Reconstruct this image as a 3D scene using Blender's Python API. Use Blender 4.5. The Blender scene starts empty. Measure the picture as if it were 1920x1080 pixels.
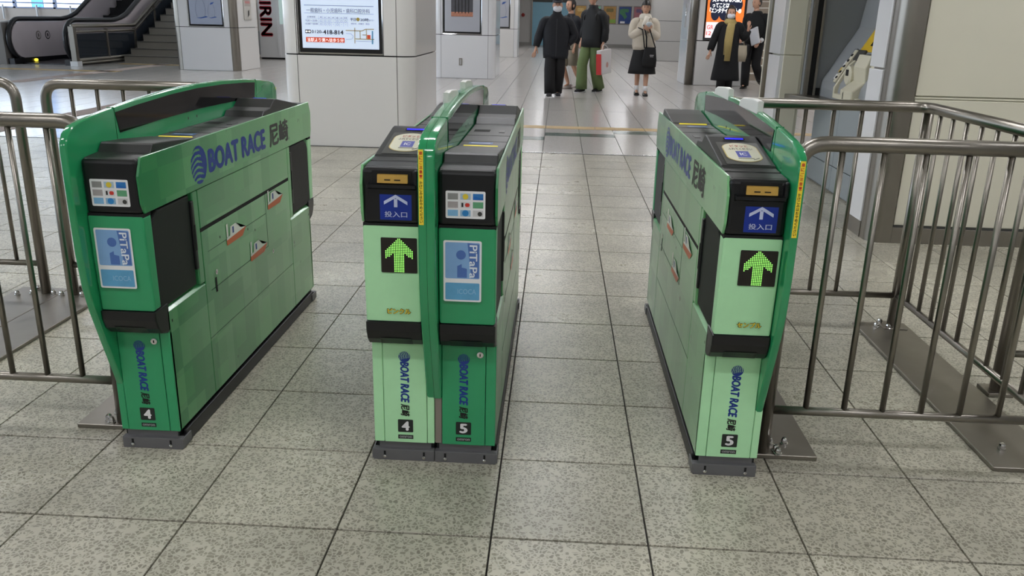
import bpy, bmesh, math, random
from mathutils import Vector, Matrix
random.seed(7)
S = bpy.context.scene
COL = S.collection

# ------------------------------------------------------------------ camera
FPX, YAW, PITCH, ROLL = 1559.24, -0.0478957, 0.314255, -0.0233824
CAM = Vector((0.126045, -1.82107, 1.264982))
def cam_axes():
    cy, sy, cp, sp = math.cos(YAW), math.sin(YAW), math.cos(PITCH), math.sin(PITCH)
    f = Vector((sy*cp, cy*cp, -sp)); r = Vector((cy, -sy, 0)); d = f.cross(r)
    c, s = math.cos(ROLL), math.sin(ROLL)
    return c*r + s*d, -s*r + c*d, f
_r, _d, _f = cam_axes()
cam = bpy.data.cameras.new('camera'); camo = bpy.data.objects.new('camera', cam); COL.objects.link(camo)
cam.sensor_width = 36; cam.lens = 36*FPX/1920; cam.clip_start = .05; cam.clip_end = 300
mw = Matrix((_r, -_d, -_f)).transposed().to_4x4(); mw.translation = CAM
camo.matrix_world = mw
S.camera = camo

# ------------------------------------------------------------------ world, exposure
w = bpy.data.worlds.new('world'); S.world = w; w.use_nodes = True
w.node_tree.nodes['Background'].inputs[0].default_value = (.74, .86, 1, 1)
w.node_tree.nodes['Background'].inputs[1].default_value = 4.0
S.view_settings.view_transform = 'Standard'; S.view_settings.look = 'None'
S.view_settings.gamma = 1; S.view_settings.use_curve_mapping = False
S.view_settings.exposure = 0.0
LAMP = 33.5            # radiance of the ceiling fluorescent diffusers

# ------------------------------------------------------------------ helpers: materials
def lin(c):
    if isinstance(c, str):
        c = tuple(int(c[i:i+2], 16) for i in (0, 2, 4))
    return tuple(((v/255)/12.92 if v/255 <= .04045 else ((v/255+.055)/1.055)**2.4) for v in c) + (1,)
MATS = {}
def mat(name, col, rough=.5, metal=0., coat=0., emit=0., noise=0., nscale=8., bump=0., bscale=60., spec=.5, alpha=1., trans=0.):
    if name in MATS: return MATS[name]
    m = bpy.data.materials.new(name); m.use_nodes = True; nt = m.node_tree
    b = nt.nodes['Principled BSDF']; c = lin(col)
    b.inputs['Base Color'].default_value = c
    b.inputs['Roughness'].default_value = rough; b.inputs['Metallic'].default_value = metal
    b.inputs['Coat Weight'].default_value = coat; b.inputs['Coat Roughness'].default_value = .08
    b.inputs['Specular IOR Level'].default_value = spec
    b.inputs['Alpha'].default_value = alpha; b.inputs['Transmission Weight'].default_value = trans
    if emit:
        b.inputs['Emission Color'].default_value = c; b.inputs['Emission Strength'].default_value = emit
    tc = nt.nodes.new('ShaderNodeTexCoord')
    if noise:
        n = nt.nodes.new('ShaderNodeTexNoise'); n.inputs['Scale'].default_value = nscale; n.inputs['Detail'].default_value = 4
        nt.links.new(tc.outputs['Object'], n.inputs['Vector'])
        mx = nt.nodes.new('ShaderNodeMix'); mx.data_type = 'RGBA'
        mx.inputs[6].default_value = tuple(v*(1-noise) for v in c[:3])+(1,); mx.inputs[7].default_value = tuple(min(1, v*(1+noise)) for v in c[:3])+(1,)
        nt.links.new(n.outputs['Fac'], mx.inputs[0]); nt.links.new(mx.outputs[2], b.inputs['Base Color'])
        if emit: nt.links.new(mx.outputs[2], b.inputs['Emission Color'])
    if bump:
        n2 = nt.nodes.new('ShaderNodeTexNoise'); n2.inputs['Scale'].default_value = bscale; n2.inputs['Detail'].default_value = 3
        nt.links.new(tc.outputs['Object'], n2.inputs['Vector'])
        bp = nt.nodes.new('ShaderNodeBump'); bp.inputs['Strength'].default_value = bump; bp.inputs['Distance'].default_value = .005
        nt.links.new(n2.outputs['Fac'], bp.inputs['Height']); nt.links.new(bp.outputs[0], b.inputs['Normal'])
    MATS[name] = m
    return m

def math_node(nt, op, a, b=None):
    n = nt.nodes.new('ShaderNodeMath'); n.operation = op
    for i, v in enumerate((a, b)):
        if v is None: continue
        if isinstance(v, (int, float)): n.inputs[i].default_value = v
        else: nt.links.new(v, n.inputs[i])
    return n.outputs[0]
def mix_node(nt, f, a, b, blend='MIX'):
    n = nt.nodes.new('ShaderNodeMix'); n.data_type = 'RGBA'; n.blend_type = blend
    for i, v in ((0, f), (6, a), (7, b)):
        if isinstance(v, (int, float)): n.inputs[i].default_value = v
        elif isinstance(v, tuple): n.inputs[i].default_value = v
        else: nt.links.new(v, n.inputs[i])
    return n.outputs[2]

def terrazzo(name, light, chip, rough, dirt=.25, coat=0., cscale=95.):
    m = bpy.data.materials.new(name); m.use_nodes = True; nt = m.node_tree; b = nt.nodes['Principled BSDF']
    geo = nt.nodes.new('ShaderNodeNewGeometry'); pos = geo.outputs['Position']
    v = nt.nodes.new('ShaderNodeTexVoronoi'); v.inputs['Scale'].default_value = cscale; v.inputs['Randomness'].default_value = 1
    nz = nt.nodes.new('ShaderNodeTexNoise'); nz.inputs['Scale'].default_value = 55; nt.links.new(pos, nz.inputs['Vector'])
    warp = nt.nodes.new('ShaderNodeVectorMath'); warp.operation = 'MULTIPLY_ADD'
    nt.links.new(nz.outputs['Color'], warp.inputs[0]); warp.inputs[1].default_value = (.018, .018, 0); nt.links.new(pos, warp.inputs[2])
    nt.links.new(warp.outputs[0], v.inputs['Vector'])
    v2 = nt.nodes.new('ShaderNodeTexVoronoi'); v2.feature = 'DISTANCE_TO_EDGE'; v2.inputs['Scale'].default_value = cscale
    nt.links.new(warp.outputs[0], v2.inputs['Vector'])
    sep = nt.nodes.new('ShaderNodeSeparateColor'); nt.links.new(v.outputs['Color'], sep.inputs[0])
    has = math_node(nt, 'GREATER_THAN', sep.outputs[0], .14)
    edge = nt.nodes.new('ShaderNodeMapRange'); nt.links.new(v2.outputs['Distance'], edge.inputs[0])
    edge.inputs[1].default_value = .07; edge.inputs[2].default_value = .17
    f = math_node(nt, 'MULTIPLY', has, edge.outputs[0])
    cc = mix_node(nt, sep.outputs[1], lin(chip), tuple(x*1.42 for x in lin(chip)[:3])+(1,))
    base = mix_node(nt, f, lin(light), cc)
    big = nt.nodes.new('ShaderNodeTexNoise'); big.inputs['Scale'].default_value = 1.7; big.inputs['Detail'].default_value = 6; big.inputs['Roughness'].default_value = .62
    nt.links.new(pos, big.inputs['Vector'])
    r = nt.nodes.new('ShaderNodeMapRange'); nt.links.new(big.outputs['Fac'], r.inputs[0]); r.inputs[1].default_value = .35; r.inputs[2].default_value = .68
    r.inputs[3].default_value = 1-dirt; r.inputs[4].default_value = 1.0
    sc = nt.nodes.new('ShaderNodeVectorMath'); sc.operation = 'SCALE'; nt.links.new(base, sc.inputs[0]); nt.links.new(r.outputs[0], sc.inputs['Scale'])
    # every tile a shade of its own
    oi = nt.nodes.new('ShaderNodeObjectInfo'); rr = nt.nodes.new('ShaderNodeMapRange'); nt.links.new(oi.outputs['Random'], rr.inputs[0])
    rr.inputs[3].default_value = .95; rr.inputs[4].default_value = 1.04
    sc2 = nt.nodes.new('ShaderNodeVectorMath'); sc2.operation = 'SCALE'; nt.links.new(sc.outputs[0], sc2.inputs[0]); nt.links.new(rr.outputs[0], sc2.inputs['Scale'])
    nt.links.new(sc2.outputs[0], b.inputs['Base Color'])
    b.inputs['Roughness'].default_value = rough; b.inputs['Coat Weight'].default_value = coat; b.inputs['Coat Roughness'].default_value = .1
    rn = nt.nodes.new('ShaderNodeMapRange'); nt.links.new(big.outputs['Fac'], rn.inputs[0]); rn.inputs[3].default_value = rough*1.25; rn.inputs[4].default_value = rough*.8
    nt.links.new(rn.outputs[0], b.inputs['Roughness'])
    MATS[name] = m
    return m

def wrap_material():
    """printed green wrap of the gates: pale at the entry end, deep at the exit end, with overlapping squares"""
    m = bpy.data.materials.new('green_wrap'); m.use_nodes = True; nt = m.node_tree; b = nt.nodes['Principled BSDF']
    tc = nt.nodes.new('ShaderNodeTexCoord'); sx = nt.nodes.new('ShaderNodeSeparateXYZ'); nt.links.new(tc.outputs['Object'], sx.inputs[0])
    g = nt.nodes.new('ShaderNodeMapRange'); nt.links.new(sx.outputs[1], g.inputs[0]); g.inputs[1].default_value = -.6; g.inputs[2].default_value = .72
    base = mix_node(nt, g.outputs[0], lin('78B97E'), lin('1D7A45'))
    def squares(sz, ox, oz, seedv):
        cb = nt.nodes.new('ShaderNodeCombineXYZ')
        nt.links.new(math_node(nt, 'FLOOR', math_node(nt, 'DIVIDE', math_node(nt, 'ADD', sx.outputs[1], ox), sz)), cb.inputs[0])
        nt.links.new(math_node(nt, 'FLOOR', math_node(nt, 'DIVIDE', math_node(nt, 'ADD', sx.outputs[2], oz), sz)), cb.inputs[1])
        cb.inputs[2].default_value = seedv
        wn = nt.nodes.new('ShaderNodeTexWhiteNoise'); nt.links.new(cb.outputs[0], wn.inputs['Vector']); return wn.outputs['Value']
    a = squares(.13, 0, .02, 1.5); c = squares(.09, .04, .05, 4.5)
    f1 = math_node(nt, 'MULTIPLY', math_node(nt, 'GREATER_THAN', a, .62), .16)
    f2 = math_node(nt, 'MULTIPLY', math_node(nt, 'GREATER_THAN', c, .72), .13)
    f3 = math_node(nt, 'MULTIPLY', math_node(nt, 'LESS_THAN', c, .22), .12)
    col = mix_node(nt, f1, base, lin('9AD79A')); col = mix_node(nt, f2, col, lin('5FBF6A')); col = mix_node(nt, f3, col, lin('12603A'))
    n = nt.nodes.new('ShaderNodeTexNoise'); n.inputs['Scale'].default_value = 14; n.inputs['Detail'].default_value = 8; nt.links.new(tc.outputs['Object'], n.inputs['Vector'])
    sp = nt.nodes.new('ShaderNodeMapRange'); nt.links.new(n.outputs['Fac'], sp.inputs[0]); sp.inputs[1].default_value = .70; sp.inputs[2].default_value = .72; sp.inputs[4].default_value = .6
    col = mix_node(nt, sp.outputs[0], col, lin('2E4A35'))
    nt.links.new(col, b.inputs['Base Color'])
    b.inputs['Roughness'].default_value = .3; b.inputs['Coat Weight'].default_value = .5; b.inputs['Coat Roughness'].default_value = .12
    MATS['green_wrap'] = m
    return m

WRAP = wrap_material()
PALE = mat('pale_green_paint', 'B2E8B4', .34, noise=.05, nscale=30)
DEEP = mat('deep_green_paint', '329965', .32, noise=.05, nscale=30)
FING = mat('fin_green_plastic', '24905A', .16, coat=.6)
BLK = mat('black_plastic', '0D0E11', .36, bump=.04, bscale=900)
PAD = mat('flap_black', '0F1011', .55, bump=.05, bscale=700)
GREYP = mat('dark_grey_plastic', '1F2120', .40, bump=.03, bscale=900)
DARKM = mat('dark_gap', '0A0A0A', .8)
SMOKE = mat('smoked_acrylic', '060607', .05, spec=.25)
STEEL = mat('brushed_stainless', '8F8A82', .33, metal=1, noise=.08, nscale=5, bump=.02, bscale=300)
STEELD = mat('dull_stainless', '8F8A82', .42, metal=1, noise=.12, nscale=12)
KICK = mat('kick_plate_grey', '6E6E70', .45, metal=.4, noise=.1, nscale=20)
RUBBER = mat('dark_base_channel', '1D1D1F', .45, noise=.2, nscale=30)
CHROME = mat('chrome', 'D8D8D8', .07, metal=1)
GOLD = mat('gold_slot', 'C9A14F', .35, metal=.35)
WHITE = mat('white_print', 'E9E9EA', .4)
PRINTB = mat('black_print', '141414', .5)
BLUEP = mat('blue_print', '1B3A8C', .4)
BLUES = mat('blue_sign', '0E2E8E', .35)
YEL = mat('yellow_print', 'F6DC3C', .4)
RED = mat('red_print', 'C8352B', .4)
GREYT = mat('grey_print', '3A3A38', .5)
PANELW = mat('white_enamel_panel', 'DCDDDF', .12, coat=.5, noise=.015, nscale=2)
PANELC = mat('cream_enamel_panel', 'DCDBD8', .22, coat=.25, noise=.02, nscale=2)
CREAM = mat('cream_wall_panel', 'D3D0BE', .42, noise=.03, nscale=3, bump=.02, bscale=220)
GREYW = mat('grey_wall_panel', '8C9497', .4, noise=.03, nscale=3)
GREYW2 = mat('mid_grey_panel', '7F8284', .5, noise=.03, nscale=3)

# ------------------------------------------------------------------ helpers: meshes
def obj(name, bm, m=None, parent=None, smooth=False, loc=None):
    me = bpy.data.meshes.new(name)
    if isinstance(bm, bmesh.types.BMesh):
        bm.normal_update(); bm.to_mesh(me); bm.free()
    else: me = bm
    if m is not None and not me.materials: me.materials.append(m)
    if smooth:
        for p in me.polygons: p.use_smooth = True
    o = bpy.data.objects.new(name, me); COL.objects.link(o)
    if parent is not None: o.parent = parent
    if loc is not None: o.location = loc
    return o
def empty(name, loc=(0, 0, 0), rz=0.):
    o = bpy.data.objects.new(name, None); COL.objects.link(o); o.location = loc; o.rotation_euler = (0, 0, rz); o.empty_display_size = .1
    return o
def tag(o, label=None, cat=None, group=None, kind=None):
    for k, v in (('label', label), ('category', cat), ('group', group), ('kind', kind)):
        if v: o[k] = v
    return o
def B(): return bmesh.new()
def box(bm, x0, x1, y0, y1, z0, z1, bev=0., seg=2):
    t = bmesh.new()
    vs = [t.verts.new(p) for p in ((x0,y0,z0),(x1,y0,z0),(x1,y1,z0),(x0,y1,z0),(x0,y0,z1),(x1,y0,z1),(x1,y1,z1),(x0,y1,z1))]
    for f in ((3,2,1,0),(4,5,6,7),(0,1,5,4),(1,2,6,5),(2,3,7,6),(3,0,4,7)): t.faces.new([vs[i] for i in f])
    if bev: bmesh.ops.bevel(t, geom=list(t.edges), offset=bev, segments=seg, affect='EDGES', profile=.5)
    merge(bm, t); return bm
def merge(bm, t, M=None):
    me = bpy.data.meshes.new('tmp'); t.to_mesh(me); t.free()
    if M is not None: me.transform(M)
    bm.from_mesh(me); bpy.data.meshes.remove(me)
def prism(bm, pts, a0, a1, axis='x', bev=0., seg=2, side=None):
    """extrude a profile: axis x -> pts are (y,z); y -> (x,z); z -> (x,y)"""
    t = bmesh.new()
    def P(p, a): return {'x': (a, p[0], p[1]), 'y': (p[0], a, p[1]), 'z': (p[0], p[1], a)}[axis]
    lo = [t.verts.new(P(p, a0)) for p in pts]; hi = [t.verts.new(P(p, a1)) for p in pts]; n = len(pts)
    f1 = t.faces.new(lo); f2 = t.faces.new(hi[::-1])
    for i in range(n): t.faces.new((lo[i], hi[i], hi[(i+1) % n], lo[(i+1) % n])[::-1])
    bmesh.ops.recalc_face_normals(t, faces=list(t.faces))
    if bev: bmesh.ops.bevel(t, geom=list(set((list(f1.edges) if side != 'hi' else [])+(list(f2.edges) if side != 'lo' else []))), offset=bev, segments=seg, affect='EDGES', profile=.5)
    bmesh.ops.triangulate(t, faces=[f for f in t.faces if len(f.verts) > 4])
    merge(bm, t); return bm
def tube(bm, path, r, n=14, cap=True):
    path = [Vector(p) for p in path]; rings = []
    d0 = (path[1]-path[0]).normalized(); up = Vector((0, 0, 1)) if abs(d0.z) < .9 else Vector((1, 0, 0))
    u = d0.cross(up).normalized(); v = d0.cross(u)
    for i, p in enumerate(path):
        d = ((path[i+1]-p) if i == 0 else (p-path[i-1]) if i == len(path)-1 else (path[i+1]-p).normalized()+(p-path[i-1]).normalized()).normalized()
        u = (u - d*u.dot(d)).normalized(); v = d.cross(u)
        rr = r[i] if isinstance(r, (list, tuple)) else r
        rings.append([bm.verts.new(p + rr*(math.cos(2*math.pi*k/n)*u + math.sin(2*math.pi*k/n)*v)) for k in range(n)])
    for a, b in zip(rings, rings[1:]):
        for k in range(n): bm.faces.new((a[k], a[(k+1) % n], b[(k+1) % n], b[k]))
    if cap: bm.faces.new(rings[0][::-1]); bm.faces.new(rings[-1])
    return bm
def bend(pts, rad=.07, n=7):
    """round the corners of a polyline"""
    pts = [Vector(p) for p in pts]; out = [pts[0]]
    for a, b, c in zip(pts, pts[1:], pts[2:]):
        d1 = (a-b).normalized(); d2 = (c-b).normalized(); p1 = b+d1*rad; p2 = b+d2*rad
        for k in range(n+1):
            t = k/n; out.append((1-t)**2*p1 + 2*t*(1-t)*b + t*t*p2)
    return out+[pts[-1]]
def lathe(bm, prof, n=16, M=None):
    t = bmesh.new(); rings = []
    for r, z in prof: rings.append([t.verts.new((r*math.cos(2*math.pi*k/n), r*math.sin(2*math.pi*k/n), z)) for k in range(n)])
    for a, b in zip(rings, rings[1:]):
        for k in range(n): t.faces.new((a[k], a[(k+1) % n], b[(k+1) % n], b[k]))
    t.faces.new(rings[0][::-1]); t.faces.new(rings[-1])
    merge(bm, t, M); return bm
def loft(bm, rings, n=20, p=2.0, cap=True):
    """rings (cx,cy,z,rx,ry[,rot]) of superellipses"""
    R = []
    for q in rings:
        cx, cy, z, rx, ry = q[:5]; rot = q[5] if len(q) > 5 else 0; row = []
        for k in range(n):
            a = 2*math.pi*k/n; c, s = math.cos(a), math.sin(a)
            x = rx*math.copysign(abs(c)**(2/p), c); y = ry*math.copysign(abs(s)**(2/p), s)
            row.append(bm.verts.new((cx+x*math.cos(rot)-y*math.sin(rot), cy+x*math.sin(rot)+y*math.cos(rot), z)))
        R.append(row)
    for a, b in zip(R, R[1:]):
        for k in range(n): bm.faces.new((a[k], a[(k+1) % n], b[(k+1) % n], b[k]))
    if cap: bm.faces.new(R[0][::-1]); bm.faces.new(R[-1])
    bmesh.ops.recalc_face_normals(bm, faces=list(bm.faces))
    return bm
def frame_m(o, u, v):
    u = Vector(u).normalized(); v = Vector(v).normalized(); n = u.cross(v)
    M = Matrix((u, v, n)).transposed().to_4x4(); M.translation = Vector(o); return M
_tc = {}
def text_mesh(s, shear=0., bold=0.):
    k = (s, shear, bold)
    if k not in _tc:
        c = bpy.data.curves.new('t', 'FONT'); c.body = s; c.size = 1; c.shear = shear; c.resolution_u = 3
        o = bpy.data.objects.new('t', c); COL.objects.link(o)
        me = bpy.data.meshes.new_from_object(o.evaluated_get(bpy.context.evaluated_depsgraph_get()))
        bpy.data.objects.remove(o); bpy.data.curves.remove(c)
        bm = B()
        for i, (du, dv) in enumerate([(0, 0)] if not bold else [(0, 0), (bold, 0), (-bold, 0), (0, bold*.6), (0, -bold*.6)]):
            t = bmesh.new(); t.from_mesh(me); merge(bm, t, Matrix.Translation((du, dv, i*1e-4)))
        bpy.data.meshes.remove(me); xs = [v.co.x for v in bm.verts]; ys = [v.co.y for v in bm.verts]
        me2 = bpy.data.meshes.new('t'); bm.to_mesh(me2); bm.free()
        _tc[k] = (me2, min(xs), max(xs), min(ys), max(ys))
    return _tc[k]
def text(s, o, u, v, wd, ht, m, parent, name='lettering', shear=0., bold=0., bm=None):
    """lettering filling a wd x ht rectangle centred on o, baseline along u"""
    me, x0, x1, y0, y1 = text_mesh(s, shear, bold)
    if wd is None: wd = ht*(x1-x0)/(y1-y0)
    if ht is None: ht = wd*(y1-y0)/(x1-x0)
    M = frame_m(o, u, v) @ Matrix.Diagonal((wd/(x1-x0), ht/(y1-y0), .002, 1)) @ Matrix.Translation((-(x0+x1)/2, -(y0+y1)/2, 0))
    t = bmesh.new(); t.from_mesh(me)
    if bm is not None: merge(bm, t, M); return
    b = B(); merge(b, t, M)
    return obj(name, b, m, parent)
def quad(bm, o, u, v, wd, ht, r=0., seg=5):
    """flat rounded rectangle centred on o"""
    M = frame_m(o, u, v); pts = []
    if r <= 0: pts = [(-wd/2, -ht/2), (wd/2, -ht/2), (wd/2, ht/2), (-wd/2, ht/2)]
    else:
        for cx, cy, a0 in ((wd/2-r, -ht/2+r, -90), (wd/2-r, ht/2-r, 0), (-wd/2+r, ht/2-r, 90), (-wd/2+r, -ht/2+r, 180)):
            for k in range(seg+1):
                a = math.radians(a0+90*k/seg); pts.append((cx+r*math.cos(a), cy+r*math.sin(a)))
    bm.faces.new([bm.verts.new(M @ Vector((x, y, 0))) for x, y in pts]); return bm
def poly(bm, o, u, v, pts):
    M = frame_m(o, u, v); f = bm.faces.new([bm.verts.new(M @ Vector((x, y, 0))) for x, y in pts])
    bmesh.ops.triangulate(bm, faces=[f]) if len(pts) > 4 else None
    return bm
def disc(bm, o, u, v, rx, ry=None, n=20):
    ry = ry or rx
    return poly_ring(bm, o, u, v, [(rx*math.cos(2*math.pi*k/n), ry*math.sin(2*math.pi*k/n)) for k in range(n)])
def poly_ring(bm, o, u, v, pts):
    M = frame_m(o, u, v); bm.faces.new([bm.verts.new(M @ Vector((x, y, 0))) for x, y in pts]); return bm
def ball_logo(bm, o, u, v, r, n=44):
    """striped round emblem: a ball whose left half breaks into sweeping stripes"""
    M = frame_m(o, u, v); h = 2/n
    for i in range(n):
        for j in range(n):
            x = -1+(i+.5)*h; y = -1+(j+.5)*h
            if x*x+y*y > 1: continue
            k = (y*.95 + .55*(x-.1)**2*(1 if x < .1 else 0) + .28*x)
            if x > .42 - .25*y or ((k*3.4+.2) % 1) < (.58+.35*max(0, x)):
                bm.faces.new([bm.verts.new(M @ Vector((r*(x+a*h/2), r*(y+b*h/2), 0))) for a, b in ((-1, -1), (1, -1), (1, 1), (-1, 1))])
    return bm
X_, Y_, Z_ = Vector((1, 0, 0)), Vector((0, 1, 0)), Vector((0, 0, 1))

# ================================================================== SETTING: floor
TN = terrazzo('terrazzo_near', 'C6C2B1', '8A8677', .28, dirt=.34, cscale=88.)
TF = terrazzo('terrazzo_polished', 'BEBAB6', 'A9A6A2', .19, dirt=.06)
GROUT = mat('dark_grout', '3A3733', .8)
bm = B(); box(bm, -26, 9, -7, 46, -.12, -.012)
floor = tag(obj('floor', bm, GROUT), kind='structure')
def project(p):
    d = Vector(p)-CAM; zc = d.dot(_f)
    return (960+FPX*d.dot(_r)/zc, 540+FPX*d.dot(_d)/zc) if zc > .2 else None
T = .4; G = .0025
def tile_bm(x0, x1, y0, y1, bm):
    box(bm, x0, x1, y0, y1, -.02, 0)
t = B(); box(t, -T/2+G, T/2-G, -T/2+.0036, T/2-.0036, -.02, 0, bev=.0008, seg=1)
tile_me = bpy.data.meshes.new('tile'); t.to_mesh(tile_me); t.free(); tile_me.materials.append(TN)
cells = []
for j in range(-7, 16):
    for i in range(-40, 16):
        pr = [project(((i+a)*T, (j+b)*T, 0)) for a in (0, 1) for b in (0, 1)]
        vis = [p for p in pr if p and -40 < p[0] < 1960 and 120 < p[1] < 1120]
        size = 0
        if len(vis) and all(pr):
            xs = [p[0] for p in pr]; ys = [p[1] for p in pr]; size = (max(xs)-min(xs))*(max(ys)-min(ys))
        cells.append((size, i, j))
cells.sort(reverse=True)
rest = B()
for n, (sz, i, j) in enumerate(cells):
    if n < 300 and sz > 0:
        o = bpy.data.objects.new('tile', tile_me); COL.objects.link(o); o.parent = floor; o.location = ((i+.5)*T, (j+.5)*T, 0)
    else: tile_bm(i*T+G, (i+1)*T-G, j*T+G, (j+1)*T-G, rest)
tag(obj('remaining_tiles', rest, TN, floor), kind='stuff')
# steel expansion joint, then the polished hall floor beyond it
bm = B(); box(bm, -16, 6.4, 6.40, 6.42, -.02, .001); obj('expansion_joint', bm, mat('joint_black', '15110F', .5), floor)
bm = B(); box(bm, -16, 6.4, 6.422, 6.455, -.02, .002); obj('joint_cover', bm, mat('joint_steel', 'DADADA', .25, metal=.6), floor)
far = B()
for j in range(20):
    y0 = 6.46+j*2.0
    for i in range(-64, 22):
        box(far, i*T+.003, (i+1)*T-.003, y0+.003, y0+1.997, -.02, 0)
tag(obj('polished_tiles', far, TF, floor), kind='stuff')
GB = mat('green_inlay', '55685F', .2, noise=.1); YB = mat('tactile_ochre', 'B69A66', .45, noise=.12, nscale=20, bump=.3, bscale=60)
bm = B()
for i, yy in ((-2, 7.33), (-1, 7.33), (0, 7.7), (1, 7.7), (2, 8.02), (3, 8.02)):
    box(bm, i*T+.003, (i+1)*T-.003, yy, yy+.26, -.01, .0015)
obj('green_inlay_strip', bm, GB, floor)
for i in range(-8, 12):
    bm = B(); box(bm, i*.6+.004, i*.6+.596, 8.36, 8.6, -.01, .003); o = obj('tactile_strip', bm, YB, floor)
for i in range(15):
    bm = B(); box(bm, -9.56, -9.24, 12.6+i*.4, 12.6+i*.4+.396, -.01, .004)
    obj('tactile_tile', bm, mat('tactile_pink' if i > 5 else 'tactile_brown', 'CBB8AE' if i > 5 else '8D7565', .5, bump=.4, bscale=40, noise=.12, nscale=14), floor)
for i in range(8):
    bm = B(); box(bm, -11.9+i*.35, -11.9+i*.35+.346, 15.6, 15.9, -.01, .004); obj('tactile_tile', bm, YB, floor)
for i in range(8):
    bm = B(); box(bm, -10.4+i*.35, -10.4+i*.35+.346, 18.2, 18.5, -.01, .004); obj('tactile_tile', bm, YB, floor)
for i in range(8):
    bm = B(); box(bm, -6.02, -5.72, 6.5+i*.4, 6.5+i*.4+.396, -.01, .004); obj('tactile_tile', bm, mat('tactile_brown2', '7E6A5C', .5, bump=.4, bscale=40, noise=.15, nscale=14), floor)

# ================================================================== SETTING: ceiling with fluorescent fixtures
CH = 3.3
bm = B(); box(bm, -8.6, 9, -7, 46, CH, CH+.1); box(bm, -22, -8.5, -7, 46, 6.4, 6.5); box(bm, -8.6, -8.5, -7, 46, CH+.1, 6.4)
ceiling = tag(obj('ceiling', bm, mat('ceiling_white', 'D8D6D0', .6)), kind='structure')
LM = mat('lamp_diffuser', 'FBFBFF', .5, emit=LAMP)
bm = B(); box(bm, -.6, .6, -.11, .11, -.03, -.005, bev=.01); lm = bpy.data.meshes.new('lamp'); bm.to_mesh(lm); bm.free(); lm.materials.append(LM)
bm = B(); box(bm, -.63, .63, -.14, .14, -.018, 0); lf = bpy.data.meshes.new('lampframe'); bm.to_mesh(lf); bm.free(); lf.materials.append(WHITE)
for yy in (-5, -1.6, 1.6, 5.2, 9.4, 13.6, 17.8, 22, 26.5, 31, 36):
    for xx in (-6.2, -3.2, -.2, 2.8, 5.8):
        if xx > 2.5 and 3 < yy < 6: continue
        a = bpy.data.objects.new('lamp_frame', lf); COL.objects.link(a); a.parent = ceiling; a.location = (xx, yy, CH)
        b_ = bpy.data.objects.new('lamp_diffuser', lm); COL.objects.link(b_); b_.parent = a

# ================================================================== SETTING: walls
def wall(name, bm, m): return tag(obj(name, bm, m), kind='structure')
# right: cream wall with its stainless corner post, skirting and groove
bm = B(); box(bm, 2.21, 5.2, 3.28, 3.6, 0, CH)
wr = wall('wall_right', bm, CREAM)
for x0 in (2.212, 3.42, 4.63):
    for z0, z1 in ((.11, .862), (.884, 2.1), (2.108, CH)):
        bm = B(); box(bm, x0, x0+1.2, 3.262, 3.29, z0, z1, bev=.003); obj('wall_panel', bm, CREAM, wr)
bm = B(); box(bm, 2.212, 5.2, 3.268, 3.29, .868, .878); obj('groove_bead', bm, CREAM, wr)
bm = B(); box(bm, 2.2, 5.2, 3.245, 3.285, 0, .098, bev=.003); wb = wall('baseboard_right', bm, STEELD)
bm = B(); box(bm, 2.2, 5.2, 3.25, 3.285, .1, .108); obj('skirting_bead', bm, GREYT, wb)
# corner post: rounded stainless
r = .085; pts = [(2.2, 3.245)] + [(2.06+r-r*math.sin(math.radians(a)), 3.245+r-r*math.cos(math.radians(a))) for a in range(0, 91, 9)] + [(2.06, 3.385), (2.075, 3.385), (2.075, 3.6), (2.2, 3.6)]
bm = B(); prism(bm, pts, 0, CH, 'z'); cp = wall('trim_1', bm, STEEL)
for p in cp.data.polygons: p.use_smooth = abs(p.normal.z) < .5
cp.modifiers.new('es', 'EDGE_SPLIT').split_angle = math.radians(30)
bm = B(); box(bm, 2.05, 2.08, 3.388, 3.615, .10, 1.018, bev=.003); box(bm, 2.05, 2.08, 3.388, 3.615, 1.03, CH, bev=.003); obj('side_panel', bm, PANELW, cp)
bm = B(); box(bm, 2.056, 2.085, 3.386, 3.62, 0, .10); obj('post_skirting', bm, STEEL, cp)
bm = B(); box(bm, 2.08, 2.4, 3.4, 3.62, 0, CH); obj('post_core', bm, PANELW, cp)
# alcove wall behind the machine: grey panels below the counter, dark recess behind
bm = B(); box(bm, 2.335, 3.6, 3.625, 5.56, 0, .7)
al = wall('wall_alcove', bm, GREYW)
for k, (y0, y1) in enumerate(((3.63, 4.02), (4.025, 4.42), (4.425, 4.86), (4.865, 5.5))):
    for z0, z1 in ((.012, .2), (.206, .69)):
        bm = B(); box(bm, 2.315, 2.34, y0, y1, z0, z1, bev=.003); obj('panel', bm, GREYW, al)
bm = B(); box(bm, 2.19, 3.6, 5.5, 5.56, .7, CH); obj('end_panel', bm, GREYW2, al)
bm = B(); box(bm, 2.225, 2.262, 5.47, 5.51, .7, CH); obj('black_gap', bm, DARKM, al)
bm = B(); box(bm, 2.265, 2.285, 5.46, 5.51, .7, CH); box(bm, 2.195, 2.222, 5.46, 5.51, .7, CH); obj('jamb', bm, STEELD, al)
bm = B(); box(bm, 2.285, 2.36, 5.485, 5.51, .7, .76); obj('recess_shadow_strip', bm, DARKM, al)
bm = B(); prism(bm, [(2.06, 5.56), (2.30, 4.95), (2.42, 4.6), (3.3, 4.0), (3.3, 5.56)], .655, .70, 'z', bev=.004); obj('counter', bm, STEEL, al)
bm = B(); box(bm, 3.24, 3.6, 3.625, 5.5, .7, CH); obj('back_panel', bm, GREYW2, al)
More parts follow.
